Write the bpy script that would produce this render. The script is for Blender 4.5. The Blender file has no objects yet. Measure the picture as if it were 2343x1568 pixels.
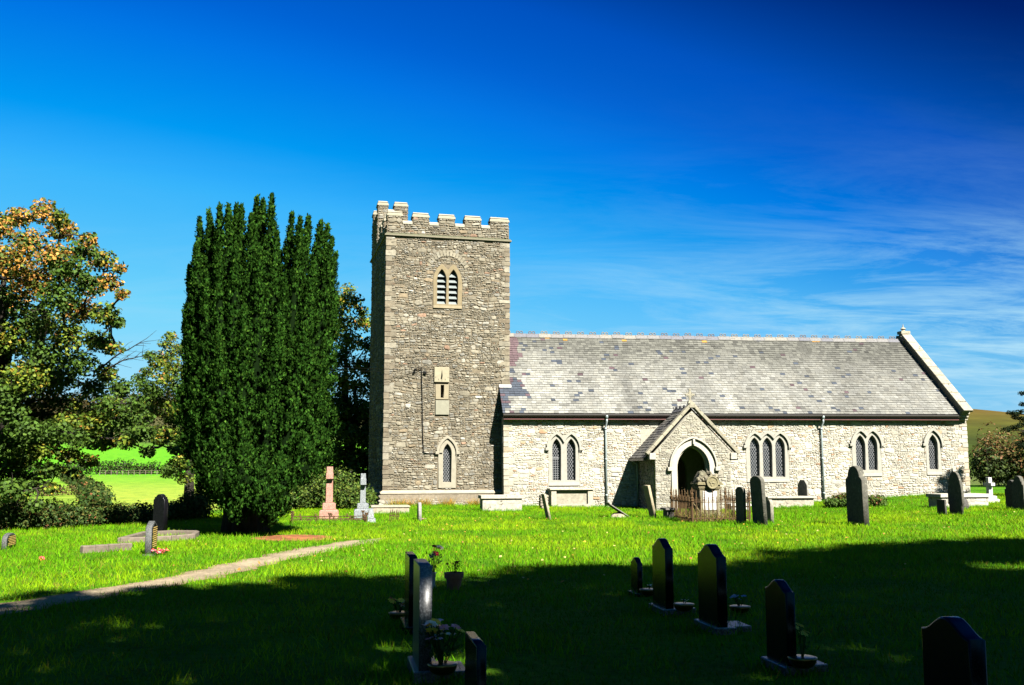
import bpy, math, random
import numpy as np
from mathutils import Matrix, Vector, Euler

rnd = random.Random(7)
RG = np.random.default_rng(11)
SC = bpy.context.scene
COL = SC.collection
PI = math.pi
R = math.radians

# ---------------------------------------------------------------- camera model
F, CX, CY, EYE = 2300.0, 1171.0, 784.0, 1.7
PITCH = math.atan((1065 - 784) / F)
cP, sP = math.cos(PITCH), math.sin(PITCH)

def ray(u, v):
    x = (u - CX) / F; y = -(v - CY) / F
    return Vector((x, cP - sP * y, sP + cP * y))

# ---------------------------------------------------------------- terrain
CTRL = np.array([(-5, 42, .02), (0, 42, .03), (6, 40.5, -.12), (9, 40, -.1), (12, 43, .12), (20, 45, .42), (14, 38, .08),
                 (-10, 32, -.02), (-14, 24, -.06), (0, 20, -.05), (10, 20, .02), (0, 8, 0), (10, 8, .05), (18, 30, .2), (24, 40, .5),
                 (0, 30, -.08), (-6, 36, 0), (26, 52, .6), (-20, 10, -.1), (0, -10, 0), (20, 5, .1), (25, 20, .2)], float)

def sstep(a, b, x):
    t = np.clip((x - a) / (b - a), 0, 1)
    return t * t * (3 - 2 * t)

_h = np.random.default_rng(3).random((256, 256))
def vnoise(x, y):
    x = np.asarray(x, float); y = np.asarray(y, float)
    xi = np.floor(x).astype(int); yi = np.floor(y).astype(int)
    fx = x - xi; fy = y - yi
    fx = fx * fx * (3 - 2 * fx); fy = fy * fy * (3 - 2 * fy)
    a = _h[xi & 255, yi & 255]; b = _h[(xi + 1) & 255, yi & 255]
    c = _h[xi & 255, (yi + 1) & 255]; d = _h[(xi + 1) & 255, (yi + 1) & 255]
    return (a * (1 - fx) + b * fx) * (1 - fy) + (c * (1 - fx) + d * fx) * fy
def fbm(x, y, o=4):
    s = 0; a = .5
    for k in range(o):
        s = s + a * vnoise(x * 2 ** k + 17 * k, y * 2 ** k + 31 * k); a *= .5
    return s

def beyond(x, y):
    return ((x + 14.5) * -7 + (y - 26) * 4.5) / 8.32

def GZ(x, y):
    x = np.asarray(x, float); y = np.asarray(y, float)
    num = 0; den = 0
    for cx, cy, cz in CTRL:
        w = 1 / ((x - cx) ** 2 + (y - cy) ** 2 + 14.0) ** 2
        num = num + w * cz; den = den + w
    near = num / den + .05 * (fbm(x * .25, y * .25, 3) - .45)
    r = np.hypot(x, y)
    far = np.interp(r, [0, 50, 80, 250, 320, 450, 750, 1200, 4000], [-1.5, -2.2, -2.3, -1, 2, 8, 40, 44, 30])
    far = far + (fbm(x * .006 + 5, y * .006, 3) - .45) * np.clip(r / 90, 0, 8)
    far = np.where(x > -.05 * y, np.minimum(far, -1.5 - r * .004), far)
    d = np.maximum(beyond(x, y) - 3.5, y - 62)
    d = np.maximum(d, x - 60)
    m = sstep(0, 22, d)
    return near * (1 - m) + far * m

def G(x, y): return float(GZ(x, y))

def gp(u, v, lift=0.0):
    r = ray(u, v); z = 0.0
    for _ in range(14):
        t = (z - EYE) / r.z
        z = G(r.x * t, r.y * t) + lift
    return Vector((r.x * t, r.y * t, z))
def at(u, v, y):
    r = ray(u, v); t = y / r.y
    return Vector((r.x * t, y, EYE + r.z * t))
def pxm(p):
    return F / (p.y * cP + (p.z - EYE) * sP)

# ---------------------------------------------------------------- mesh helpers
def link(o, parent=None):
    COL.objects.link(o)
    if parent is not None: o.parent = parent
    return o

def np_mesh(name, V, Fc, C=None, smooth=False):
    V = np.asarray(V, np.float32); Fc = np.asarray(Fc, np.int32)
    k = Fc.shape[1]; me = bpy.data.meshes.new(name)
    me.vertices.add(len(V)); me.vertices.foreach_set('co', V.ravel())
    me.loops.add(Fc.size); me.loops.foreach_set('vertex_index', Fc.ravel())
    me.polygons.add(len(Fc)); me.polygons.foreach_set('loop_start', np.arange(0, Fc.size, k, dtype=np.int32))
    try: me.polygons.foreach_set('loop_total', np.full(len(Fc), k, np.int32))
    except Exception: pass
    if smooth: me.polygons.foreach_set('use_smooth', np.ones(len(Fc), bool))
    if C is not None:
        C = np.asarray(C, np.float32)
        a = me.color_attributes.new('col', 'FLOAT_COLOR', 'POINT')
        a.data.foreach_set('color', np.concatenate([C, np.ones((len(C), 1), np.float32)], 1).ravel())
    me.update(calc_edges=True)
    return me

def obj(name, me, mat, parent=None, loc=None, rot=None):
    o = bpy.data.objects.new(name, me)
    if mat is not None: me.materials.clear(); me.materials.append(mat)
    if loc is not None: o.location = loc
    if rot is not None: o.rotation_euler = rot
    return link(o, parent)

def tag(o, label=None, cat=None, group=None, kind=None):
    if label: o['label'] = label
    if cat: o['category'] = cat
    if group: o['group'] = group
    if kind: o['kind'] = kind
    return o

def empty(name, loc, rot=(0, 0, 0), label=None, cat=None, group=None):
    o = bpy.data.objects.new(name, None); o.location = loc; o.rotation_euler = rot
    o.empty_display_size = .2
    link(o); return tag(o, label, cat, group)

class MB:
    """collects vertices / faces / one colour per vertex"""
    def __init__(s): s.V = []; s.F = []; s.C = []; s.c = (.5, .5, .5)
    def add(s, vs, fs, c=None):
        n = len(s.V); s.V += [tuple(v) for v in vs]; s.F += [tuple(i + n for i in f) for f in fs]
        s.C += [tuple(c or s.c)] * len(vs)
    def box(s, x0, x1, y0, y1, z0, z1, c=None):
        s.hexa([(x0, y0, z0), (x1, y0, z0), (x1, y1, z0), (x0, y1, z0), (x0, y0, z1), (x1, y0, z1), (x1, y1, z1), (x0, y1, z1)], c)
    def hexa(s, p, c=None):
        s.add(p, [(0, 3, 2, 1), (4, 5, 6, 7), (0, 1, 5, 4), (1, 2, 6, 5), (2, 3, 7, 6), (3, 0, 4, 7)], c)
    def frustum(s, x0, x1, y0, y1, z0, z1, i, c=None, j=None):
        j = i if j is None else j
        s.hexa([(x0, y0, z0), (x1, y0, z0), (x1, y1, z0), (x0, y1, z0), (x0 + i, y0 + j, z1), (x1 - i, y0 + j, z1), (x1 - i, y1 - j, z1), (x0 + i, y1 - j, z1)], c)
    def prism(s, pts, axis, a, b, c=None):
        """convex or simple outline pts (2-D) swept along an axis from a to b"""
        n = len(pts)
        def P(p, t):
            return {'x': (t, p[0], p[1]), 'y': (p[0], t, p[1]), 'z': (p[0], p[1], t)}[axis]
        vs = [P(p, a) for p in pts] + [P(p, b) for p in pts]
        fs = [tuple(range(n))[::-1], tuple(range(n, 2 * n))] + [(i, (i + 1) % n, n + (i + 1) % n, n + i) for i in range(n)]
        s.add(vs, fs, c)
    def tube(s, pts, rad, n=6, c=None, cap=True):
        pts = [Vector(p) for p in pts]
        if not hasattr(rad, '__len__'): rad = [rad] * len(pts)
        vs = []; fs = []; pu = None
        for i, p in enumerate(pts):
            d = (pts[min(i + 1, len(pts) - 1)] - pts[max(i - 1, 0)])
            if d.length < 1e-9: d = Vector((0, 0, 1))
            d.normalize()
            if pu is None:
                pu = d.orthogonal().normalized()
            else:
                pu = (pu - d * pu.dot(d))
                pu = pu.normalized() if pu.length > 1e-6 else d.orthogonal().normalized()
            w = d.cross(pu)
            for k in range(n):
                a = 2 * PI * k / n
                vs.append(p + (pu * math.cos(a) + w * math.sin(a)) * rad[i])
        for i in range(len(pts) - 1):
            for k in range(n):
                k2 = (k + 1) % n
                fs.append((i * n + k, i * n + k2, (i + 1) * n + k2, (i + 1) * n + k))
        if cap:
            fs.append(tuple(range(n))[::-1]); m = (len(pts) - 1) * n; fs.append(tuple(range(m, m + n)))
        s.add(vs, fs, c)
    def lathe(s, prof, ctr=(0, 0, 0), n=14, c=None):
        vs = []; fs = []
        for r, z in prof:
            for k in range(n):
                a = 2 * PI * k / n; vs.append((ctr[0] + r * math.cos(a), ctr[1] + r * math.sin(a), ctr[2] + z))
        for i in range(len(prof) - 1):
            for k in range(n):
                k2 = (k + 1) % n; fs.append((i * n + k, i * n + k2, (i + 1) * n + k2, (i + 1) * n + k))
        fs.append(tuple(range(n))[::-1]); m = (len(prof) - 1) * n; fs.append(tuple(range(m, m + n)))
        s.add(vs, fs, c)
    def ball(s, ctr, r, c=None, n=8, sq=(1, 1, 1), jit=0):
        vs = []; fs = []; m = n // 2
        for i in range(m + 1):
            th = PI * i / m
            for k in range(n):
                a = 2 * PI * k / n; q = r * (1 + rnd.uniform(-jit, jit))
                vs.append((ctr[0] + q * sq[0] * math.sin(th) * math.cos(a), ctr[1] + q * sq[1] * math.sin(th) * math.sin(a), ctr[2] + q * sq[2] * math.cos(th)))
        for i in range(m):
            for k in range(n):
                k2 = (k + 1) % n; fs.append((i * n + k, (i + 1) * n + k, (i + 1) * n + k2, i * n + k2))
        s.add(vs, fs, c)
    def ring(s, ctr, ra, rt, n=18, m=6, plane='xz', c=None, a0=0, a1=2 * PI):
        pts = []
        for k in range(n + 1):
            a = a0 + (a1 - a0) * k / n; q = (math.cos(a) * ra, math.sin(a) * ra)
            pts.append((ctr[0] + q[0], ctr[1], ctr[2] + q[1]) if plane == 'xz' else ((ctr[0], ctr[1] + q[0], ctr[2] + q[1]) if plane == 'yz' else (ctr[0] + q[0], ctr[1] + q[1], ctr[2])))
        s.tube(pts, rt, m, c, cap=abs(a1 - a0) < 6.2)
    def mesh(s, name, smooth=False, bevel=0):
        me = bpy.data.meshes.new(name); me.from_pydata(s.V, [], s.F)
        a = me.color_attributes.new('col', 'FLOAT_COLOR', 'POINT')
        a.data.foreach_set('color', [x for c in s.C for x in (c[0], c[1], c[2], 1)])
        if smooth: me.polygons.foreach_set('use_smooth', [True] * len(me.polygons))
        if bevel:
            import bmesh
            bm = bmesh.new(); bm.from_mesh(me)
            bmesh.ops.bevel(bm, geom=bm.edges[:], offset=bevel, segments=1, affect='EDGES', clamp_overlap=True)
            bm.to_mesh(me); bm.free()
        me.update(); return me
    def build(s, name, mat, parent=None, smooth=False, bevel=0, loc=None, rot=None):
        return obj(name, s.mesh(name, smooth, bevel), mat, parent, loc, rot)

def slab(outlines, depth, bevel=0.0, c=(.4, .4, .4)):
    """2-D outlines (first the outer one, the others holes) in x,z; front at y = 0, back at y = depth"""
    cu = bpy.data.curves.new('outline', 'CURVE'); cu.dimensions = '2D'; cu.fill_mode = 'BOTH'
    cu.extrude = max(depth / 2 - bevel, .0005); cu.bevel_depth = bevel; cu.bevel_resolution = 1; cu.offset = -bevel
    for pl in outlines:
        sp = cu.splines.new('POLY'); sp.points.add(len(pl) - 1); sp.use_cyclic_u = True
        for q, p in zip(sp.points, pl): q.co = (p[0], p[1], 0, 1)
    o = bpy.data.objects.new('outline', cu)
    me = bpy.data.meshes.new_from_object(o)
    bpy.data.objects.remove(o); bpy.data.curves.remove(cu)
    me.transform(Matrix.Translation((0, depth / 2, 0)) @ Matrix.Rotation(PI / 2, 4, 'X'))
    for a in list(me.color_attributes): me.color_attributes.remove(a)
    a = me.color_attributes.new('col', 'FLOAT_COLOR', 'POINT')
    n = len(me.vertices); a.data.foreach_set('color', list((*c, 1)) * n)
    return me

def arch_h(x, xc, w, zs, za, d=0.0):
    """height of a pointed arch, offset outward by d, at x"""
    h = za - zs; Rr = (w * w / 4 + h * h) / w; c = Rr - w / 2; rr = Rr + d; ax = abs(x - xc) + c
    if ax >= rr: return None
    return zs + math.sqrt(rr * rr - ax * ax)
def arch(xc, w, z0, zs, za, d=0.0, n=9, zb=None):
    """outline of a lancet: base z0 (or zb), springing zs, apex za"""
    h = za - zs; Rr = (w * w / 4 + h * h) / w; c = Rr - w / 2; rr = Rr + d
    amax = math.acos(c / rr); z0 = z0 if zb is None else zb
    right = [(xc - c + rr * math.cos(amax * i / n), zs + rr * math.sin(amax * i / n)) for i in range(n + 1)]
    left = [(2 * xc - p[0], p[1]) for p in right[:-1]][::-1]
    return [(xc + w / 2 + d, z0)] + right + left + [(xc - w / 2 - d, z0)]
def heads(lights, d, x):
    hs = [arch_h(x, l[0], l[1], l[3], l[4], d) for l in lights]
    hs = [h for h in hs if h is not None]
    return max(hs) if hs else None
def top_curve(lights, d, n=14):
    pts = []
    for i, l in enumerate(lights):
        for k in range(-n, n + 1):
            x = l[0] + (l[1] / 2 + d) * math.sin(PI / 2 * k / n) * .9999
            h = arch_h(x, l[0], l[1], l[3], l[4], d)
            if h is None: h = l[3]
            if heads(lights, d, x) is None or h >= heads(lights, d, x) - 1e-6: pts.append((x, h))
    pts.sort(); return pts

# ---------------------------------------------------------------- materials
ALB = .26      # the photograph is exposed bright (see view_settings): surface colours scaled below real albedos, which deepens the shade
def vary(c, a, b, rr=None):
    k = (rr or rnd).uniform(a, b); return tuple(x * k for x in c)
def sc3(c, k=None): return tuple(x * (ALB if k is None else k) for x in c)
def new_mat(name):
    m = bpy.data.materials.new(name); m.use_nodes = True
    nt = m.node_tree; nt.nodes.clear()
    out = nt.nodes.new('ShaderNodeOutputMaterial'); b = nt.nodes.new('ShaderNodeBsdfPrincipled')
    nt.links.new(b.outputs[0], out.inputs[0]); return m, nt, b, out
def mixc(nt, fac, a, b, blend='MIX'):
    n = nt.nodes.new('ShaderNodeMix'); n.data_type = 'RGBA'; n.blend_type = blend
    for i, x in ((0, fac), (6, a), (7, b)):
        if isinstance(x, bpy.types.NodeSocket): nt.links.new(x, n.inputs[i])
        elif isinstance(x, (int, float)): n.inputs[i].default_value = x
        else: n.inputs[i].default_value = (*x, 1)
    return n.outputs[2]
def noise(nt, co, scale, detail=4, rough=.55, w=None):
    n = nt.nodes.new('ShaderNodeTexNoise'); n.inputs['Scale'].default_value = scale
    n.inputs['Detail'].default_value = detail; n.inputs['Roughness'].default_value = rough
    if co is not None: nt.links.new(co, n.inputs['Vector'])
    return n.outputs[0]
def ramp(nt, fac, stops):
    n = nt.nodes.new('ShaderNodeValToRGB'); e = n.color_ramp.elements
    while len(e) < len(stops): e.new(.5)
    for q, (p, c) in zip(e, stops):
        q.position = p; q.color = (*c, 1) if hasattr(c, '__len__') else (c, c, c, 1)
    nt.links.new(fac, n.inputs[0]); return n.outputs[0]
def coords(nt, kind='Object', scale=None):
    t = nt.nodes.new('ShaderNodeTexCoord'); o = t.outputs[kind]
    if scale:
        m = nt.nodes.new('ShaderNodeMapping'); m.inputs['Scale'].default_value = scale
        nt.links.new(o, m.inputs[0]); o = m.outputs[0]
    return o
def bump(nt, b, h, strength, dist):
    n = nt.nodes.new('ShaderNodeBump'); n.inputs['Strength'].default_value = strength; n.inputs['Distance'].default_value = dist
    nt.links.new(h, n.inputs['Height']); nt.links.new(n.outputs[0], b.inputs['Normal'])

def mat_attr(name, rough=.85, var=.3, scale=12, bmp=.4, bd=.01, spec=.3, lichen=None, gain=1.0, stain=0):
    """the thing's own colours come from its vertex colours, broken up by grain"""
    m, nt, b, out = new_mat(name)
    a = nt.nodes.new('ShaderNodeAttribute'); a.attribute_name = 'col'
    co = coords(nt); n1 = noise(nt, co, scale, 6, .65)
    f = ramp(nt, n1, [(.25, (1 - var) * ALB * gain), (.75, (1 + var) * ALB * gain)])
    c = mixc(nt, 1.0, a.outputs['Color'], f, 'MULTIPLY')
    if stain:
        g = ramp(nt, noise(nt, coords(nt, 'Object', (1.1, 1.1, .35)), .8, 5, .6), [(.3, 1 - stain), (.68, 1 + stain * .6)]); c = mixc(nt, 1.0, c, g, 'MULTIPLY')
    if lichen:
        n2 = noise(nt, co, lichen[1], 5, .6)
        c = mixc(nt, ramp(nt, n2, [(lichen[2], 0), (lichen[2] + .06, .85)]), c, sc3(lichen[0]))
    nt.links.new(c, b.inputs['Base Color']); b.inputs['Roughness'].default_value = rough
    b.inputs['Specular IOR Level'].default_value = spec
    if bmp: bump(nt, b, noise(nt, co, scale * 2.2, 5, .7), bmp, bd)
    return m
def mat_plain(name, c1, c2=None, scale=8, rough=.6, bmp=.2, bd=.004, metal=0, spec=.4, pos=(.35, .65)):
    m, nt, b, out = new_mat(name); co = coords(nt)
    n1 = noise(nt, co, scale, 6, .6); c2 = sc3(c2 or tuple(x * .6 for x in c1)); c1 = sc3(c1)
    nt.links.new(ramp(nt, n1, [(pos[0], c1), (pos[1], c2)]), b.inputs['Base Color'])
    b.inputs['Roughness'].default_value = rough; b.inputs['Metallic'].default_value = metal
    b.inputs['Specular IOR Level'].default_value = spec
    if bmp: bump(nt, b, noise(nt, co, scale * 3, 4, .6), bmp, bd)
    return m
def mat_leaf(name, trans=.35, rough=.6, spec=.08, alb=.45):
    m, nt, b, out = new_mat(name)
    a = nt.nodes.new('ShaderNodeAttribute'); a.attribute_name = 'col'
    ca = mixc(nt, 1.0, a.outputs['Color'], (alb, alb, alb), 'MULTIPLY')
    nt.links.new(ca, b.inputs['Base Color']); b.inputs['Roughness'].default_value = rough
    b.inputs['Specular IOR Level'].default_value = spec
    t = nt.nodes.new('ShaderNodeBsdfTranslucent'); nt.links.new(ca, t.inputs[0])
    mx = nt.nodes.new('ShaderNodeMixShader'); mx.inputs[0].default_value = trans
    nt.links.new(b.outputs[0], mx.inputs[1]); nt.links.new(t.outputs[0], mx.inputs[2]); nt.links.new(mx.outputs[0], out.inputs[0])
    return m
def mat_granite(name, base, dark, light, rough=.2, scale=60, spec=.5):
    m, nt, b, out = new_mat(name); co = coords(nt)
    base, dark, light = sc3(base), sc3(dark), sc3(light)
    n1 = noise(nt, co, scale, 3, .7); n2 = noise(nt, co, scale * 2.3, 2, .6)
    c = ramp(nt, n1, [(.36, dark), (.5, base), (.62, light)])
    c = mixc(nt, ramp(nt, n2, [(.55, 0), (.66, .7)]), c, dark)
    nt.links.new(c, b.inputs['Base Color']); b.inputs['Roughness'].default_value = rough; b.inputs['Specular IOR Level'].default_value = spec
    return m

M = {}
M['tower'] = mat_attr('tower rubble stone', .92, .38, 9, .7, .02, .15, stain=.22)
M['nave'] = mat_attr('pale limestone rubble', .92, .26, 9, .7, .02, .15, stain=.14)
M['trim'] = mat_attr('dressed sandstone', .88, .16, 6, .3, .008, .2)
M['slate'] = mat_attr('roof slate', .75, .28, 14, .5, .008, .2, gain=1.28)
M['oldstone'] = mat_attr('weathered headstone', .95, .5, 11, .8, .015, .15, lichen=((.36, .35, .27), 9, .63))
M['palestone'] = mat_attr('pale lichened stone', .95, .35, 8, .7, .015, .15, lichen=((.07, .065, .05), 6, .62))
M['plain'] = mat_attr('painted surface', .6, .12, 8, .1, .003, .4)
M['leaf'] = mat_leaf('leaf', .35)
M['needle'] = mat_leaf('yew needle', .08, .85, .0, .33)
M['blade'] = mat_leaf('grass blade', .4, .75, .03, .65)
M['petal'] = mat_leaf('petal', .3, .6, .1, .95)
M['bark'] = mat_plain('bark', (.05, .04, .03), (.02, .017, .013), 7, .95, .8, .03, spec=.1)
M['iron'] = mat_plain('rusty iron', (.14, .075, .014), (.05, .023, .008), 30, .85, .5, .004, spec=.2)
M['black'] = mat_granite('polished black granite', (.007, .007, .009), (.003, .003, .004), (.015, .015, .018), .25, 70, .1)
M['greygran'] = mat_granite('speckled grey granite', (.13, .135, .14), (.03, .03, .033), (.32, .33, .34), .35, 55, .35)
M['midgran'] = mat_granite('dark rough granite', (.1, .105, .1), (.03, .03, .03), (.2, .21, .2), .7, 55, .15)
M['palegran'] = mat_granite('light grey granite', (.26, .29, .3), (.1, .11, .115), (.42, .46, .48), .45, 40, .3)
M['pink'] = mat_granite('pink granite', (.5, .25, .18), (.25, .1, .07), (.62, .36, .28), .5, 45, .25)
M['terracotta'] = mat_plain('terracotta', (.55, .19, .08), (.42, .13, .06), 12, .85)
M['glass'] = mat_plain('window glass', (.012, .014, .018), (.02, .022, .026), 3, .08, .12, .004, spec=.5)
M['lead'] = mat_plain('lead came', (.3, .31, .32), (.2, .21, .22), 20, .5, .1)
M['gutter'] = mat_plain('black gutter paint', (.018, .014, .012), (.035, .024, .02), 5, .45)
M['fascia'] = mat_plain('dark red fascia paint', (.16, .022, .018), (.1, .018, .014), 5, .5)
M['pipe'] = mat_plain('pale grey pipe paint', (.42, .5, .5), (.33, .4, .41), 5, .5)
M['wood'] = mat_plain('red brown door wood', (.11, .022, .012), (.05, .012, .008), 9, .6)
M['louvre'] = mat_plain('weathered slate louvre', (.23, .26, .255), (.16, .2, .195), 7, .8)
M['cable'] = mat_plain('black cable', (.012, .012, .012), (.02, .02, .02), 20, .95, spec=.02)
M['gold'] = mat_plain('gilded lettering', (.75, .5, .13), (.6, .4, .1), 20, .5)
M['white'] = mat_plain('white marble', (.72, .7, .66), (.6, .58, .53), 9, .6)
M['chrome'] = mat_plain('gilt metal rose bowl', (.5, .3, .08), (.4, .24, .07), 10, .3, metal=.9)

# ---------------------------------------------------------------- rubble walling
def pick(pal):
    r = rnd.random() * sum(p[0] for p in pal)
    for p in pal:
        r -= p[0]
        if r <= 0: return p[1]
    return pal[-1][1]

def rubble(mb, x0, x1, z0, z1, pal, mp, holes=(), bound=None, big=1.0, dmin=.015, dmax=.05, seed=1, gap=.009):
    """random coursed rubble over a wall face; mp maps (along, out, up) to the part's own space"""
    rr = random.Random(seed); z = z0
    V = mb.V; Fs = mb.F; Cs = mb.C; sx_, sz_ = seed * 7.3, seed * 3.1
    def warp(x, zz):
        dmp = min(1, max(0, min(zz - z0, z1 - zz)) / .35, max(0, min(x - x0, x1 - x)) / .3 + .25)
        for h in holes:
            for q in (h(zz), h(zz - .25), h(zz + .25)):
                if q: dmp = min(dmp, max(0, max(q[0] - x, x - q[1]) - .05) / .4)
        if bound: dmp = 0
        return dmp * .17 * (float(vnoise(x * 1.05 + sx_, zz * .9 + sz_)) - .5 + .5 * (float(vnoise(x * 2.4 + sx_, zz * 1.3)) - .5))
    def stone(xa, xb, za, zb):
        w, h = xb - xa - gap * 2, zb - za - gap * 2
        if w < .03 or h < .025: return
        cx_, cz_ = (xa + xb) / 2, (za + zb) / 2
        w0, w1 = warp(xa, cz_), warp(xb, cz_)
        ch = min(w, h) * rr.uniform(.18, .46); d = rr.uniform(dmin, dmax); n = 8
        hw, hh = w / 2, h / 2
        base = [(hw, -hh + ch), (hw, hh - ch), (hw - ch, hh), (-hw + ch, hh), (-hw, hh - ch), (-hw, -hh + ch), (-hw + ch, -hh), (hw - ch, -hh)]
        j = min(w, h) * .13; til = rr.uniform(-.06, .06) * min(1, .2 / w)
        base = [(p[0] + rr.uniform(-j, j), p[1] + rr.uniform(-j, j) + p[0] * til) for p in base]
        c0 = pick_r(pal, rr); br = rr.uniform(.88, 1.13); c0 = tuple(min(.8, x * br) for x in c0)
        i0 = len(V); tx, tz = rr.uniform(-.35, .35), rr.uniform(-.5, .35)
        for sc, dd in ((1.0, -.02), (.95, d * .62), (.7, d)):
            for px_, pz_ in base:
                e = d * .45 * (tx * px_ / hw + tz * pz_ / hh) if dd > 0 else 0
                V.append(mp(cx_ + px_ * sc, dd + e, cz_ + pz_ * sc + w0 + (w1 - w0) * (px_ * sc / w + .5))); Cs.append(c0)
        V.append(mp(cx_, d * 1.04, cz_ + (w0 + w1) / 2)); Cs.append(c0)
        for r_ in (0, 1):
            for k in range(n):
                k2 = (k + 1) % n; a, b = i0 + r_ * n, i0 + (r_ + 1) * n
                Fs.append((a + k, a + k2, b + k2)); Fs.append((a + k, b + k2, b + k))
        for k in range(n): Fs.append((i0 + 2 * n + k, i0 + 2 * n + (k + 1) % n, i0 + 3 * n))
    def allowed(za, zb, xa, xb):
        iv = [(xa, xb)]
        if bound:
            bs = [bound(t) for t in (za, zb)]; lo = max(b[0] for b in bs); hi = min(b[1] for b in bs)
            iv = [(max(a, lo), min(b, hi)) for a, b in iv if min(b, hi) - max(a, lo) > .03]
        for h in holes:
            hs = [q for q in (h(za), h((za + zb) / 2), h(zb)) if q]
            if not hs: continue
            lo = min(q[0] for q in hs); hi = max(q[1] for q in hs); nv = []
            for a, b in iv:
                if hi <= a or lo >= b: nv.append((a, b)); continue
                if lo - a > .03: nv.append((a, lo))
                if b - hi > .03: nv.append((hi, b))
            iv = nv
        return iv
    while z < z1 - .02:
        Hb = min(rr.uniform(.14, .34) * big, z1 - z)
        if z1 - z - Hb < .06: Hb = z1 - z
        x = x0
        while x < x1 - .01:
            Wb = rr.uniform(.22, .75) * big
            if x1 - x - Wb < .2: Wb = x1 - x
            nl = 1 if Hb < .11 * big else rr.choice((1, 2, 2, 3, 3, 4)) if Hb > .22 * big else rr.choice((1, 2, 2, 3))
            cuts = [0] + sorted(min(.9, max(.1, (k + 1) / nl + rr.uniform(-.1, .1))) for k in range(nl - 1)) + [1]
            for k in range(nl):
                za, zb = z + Hb * cuts[k], z + Hb * cuts[k + 1]; lh = zb - za
                for a, b in allowed(za, zb, x, x + Wb):
                    q = a
                    while q < b - .005:
                        w = lh * rr.uniform(1.0, 3.2)
                        if b - q - w < .07: w = b - q
                        stone(q, q + w, za, zb); q += w
            x += Wb
        z += Hb
def pick_r(pal, rr):
    r = rr.random() * sum(p[0] for p in pal)
    for p in pal:
        r -= p[0]
        if r <= 0: return p[1]
    return pal[-1][1]

def quoins(mb, z0, z1, pal, mp, sgn=1, seed=4):
    """blocks wrapping a corner at (0,0): the face runs +x, the return runs +y"""
    rr = random.Random(seed); z = z0; k = 0
    while z < z1 - .05:
        h = min(rr.uniform(.15, .3), z1 - z)
        a, b = (rr.uniform(.3, .46), rr.uniform(.16, .25)) if k % 2 else (rr.uniform(.16, .25), rr.uniform(.3, .46))
        c = vary(pick_r(pal, rr), .85, 1.15, rr); o = -rr.uniform(.022, .045); g = .007; s = .012
        P = [(o, o), (a, o), (a, b), (o, b)]
        n = len(mb.V)
        for zz, ii in ((z + g, .01), (z + g + s, 0), (z + h - g - s, 0), (z + h - g, .01)):
            for q in ((o + ii, o + ii), (a - ii, o + ii), (a - ii, b - ii), (o + ii, b - ii)): mb.V.append(mp(q[0] * sgn if sgn < 0 else q[0], q[1], zz)); mb.C.append(c)
        for r_ in range(3):
            for i in range(4):
                i2 = (i + 1) % 4; A, B = n + 4 * r_, n + 4 * r_ + 4
                mb.F.append((A + i, A + i2, B + i2, B + i))
        mb.F.append((n + 3, n + 2, n + 1, n)); mb.F.append((n + 12, n + 13, n + 14, n + 15))
        z += h; k += 1

TPAL = [(5, (.305, .275, .205)), (4, (.265, .236, .172)), (3, (.225, .198, .142)), (2.2, (.355, .33, .262)), (.6, (.42, .4, .335)), (1.6, (.25, .238, .2)), (.3, (.35, .225, .15)), (.7, (.28, .222, .142))]
NPAL = [(6, (.56, .53, .43)), (4, (.61, .585, .5)), (2.2, (.52, .48, .385)), (1.3, (.47, .45, .385)), (.5, (.46, .34, .21)), (.35, (.47, .29, .17))]
PPAL = [(6, (.44, .41, .32)), (4, (.48, .46, .37)), (3, (.37, .34, .27)), (2, (.31, .29, .24)), (.3, (.42, .3, .19))]
QPAL = [(3, (.235, .2, .14)), (2, (.285, .25, .18)), (2, (.19, .155, .105)), (1, (.32, .29, .22))]
# ================================================================ CHURCH
TO = Vector((-5.304, 41.8, 0)); TPH = R(14)
NO = Vector((-.311, 42.2, 0)); NPH = R(8.7); TILT = -.005
church = empty('church', NO, (0, 0, NPH), 'grey stone country church with battlemented square tower, slate roofed nave and gabled porch', 'church')
NR = (0, TILT, 0)
Mi = Matrix.Rotation(-NPH, 3, 'Z')
TL = Mi @ (TO - NO); TR = (0, 0, TPH - NPH)
def npart(name, me, mat, parent=None):
    if parent is None: return obj(name, me, mat, church, None, NR)
    return obj(name, me, mat, parent)
def tpart(name, me, mat, parent=None):
    if parent is None: return obj(name, me, mat, church, TL, TR)
    return obj(name, me, mat, parent)
ident = lambda x, d, z: (x, -d, z)

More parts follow.
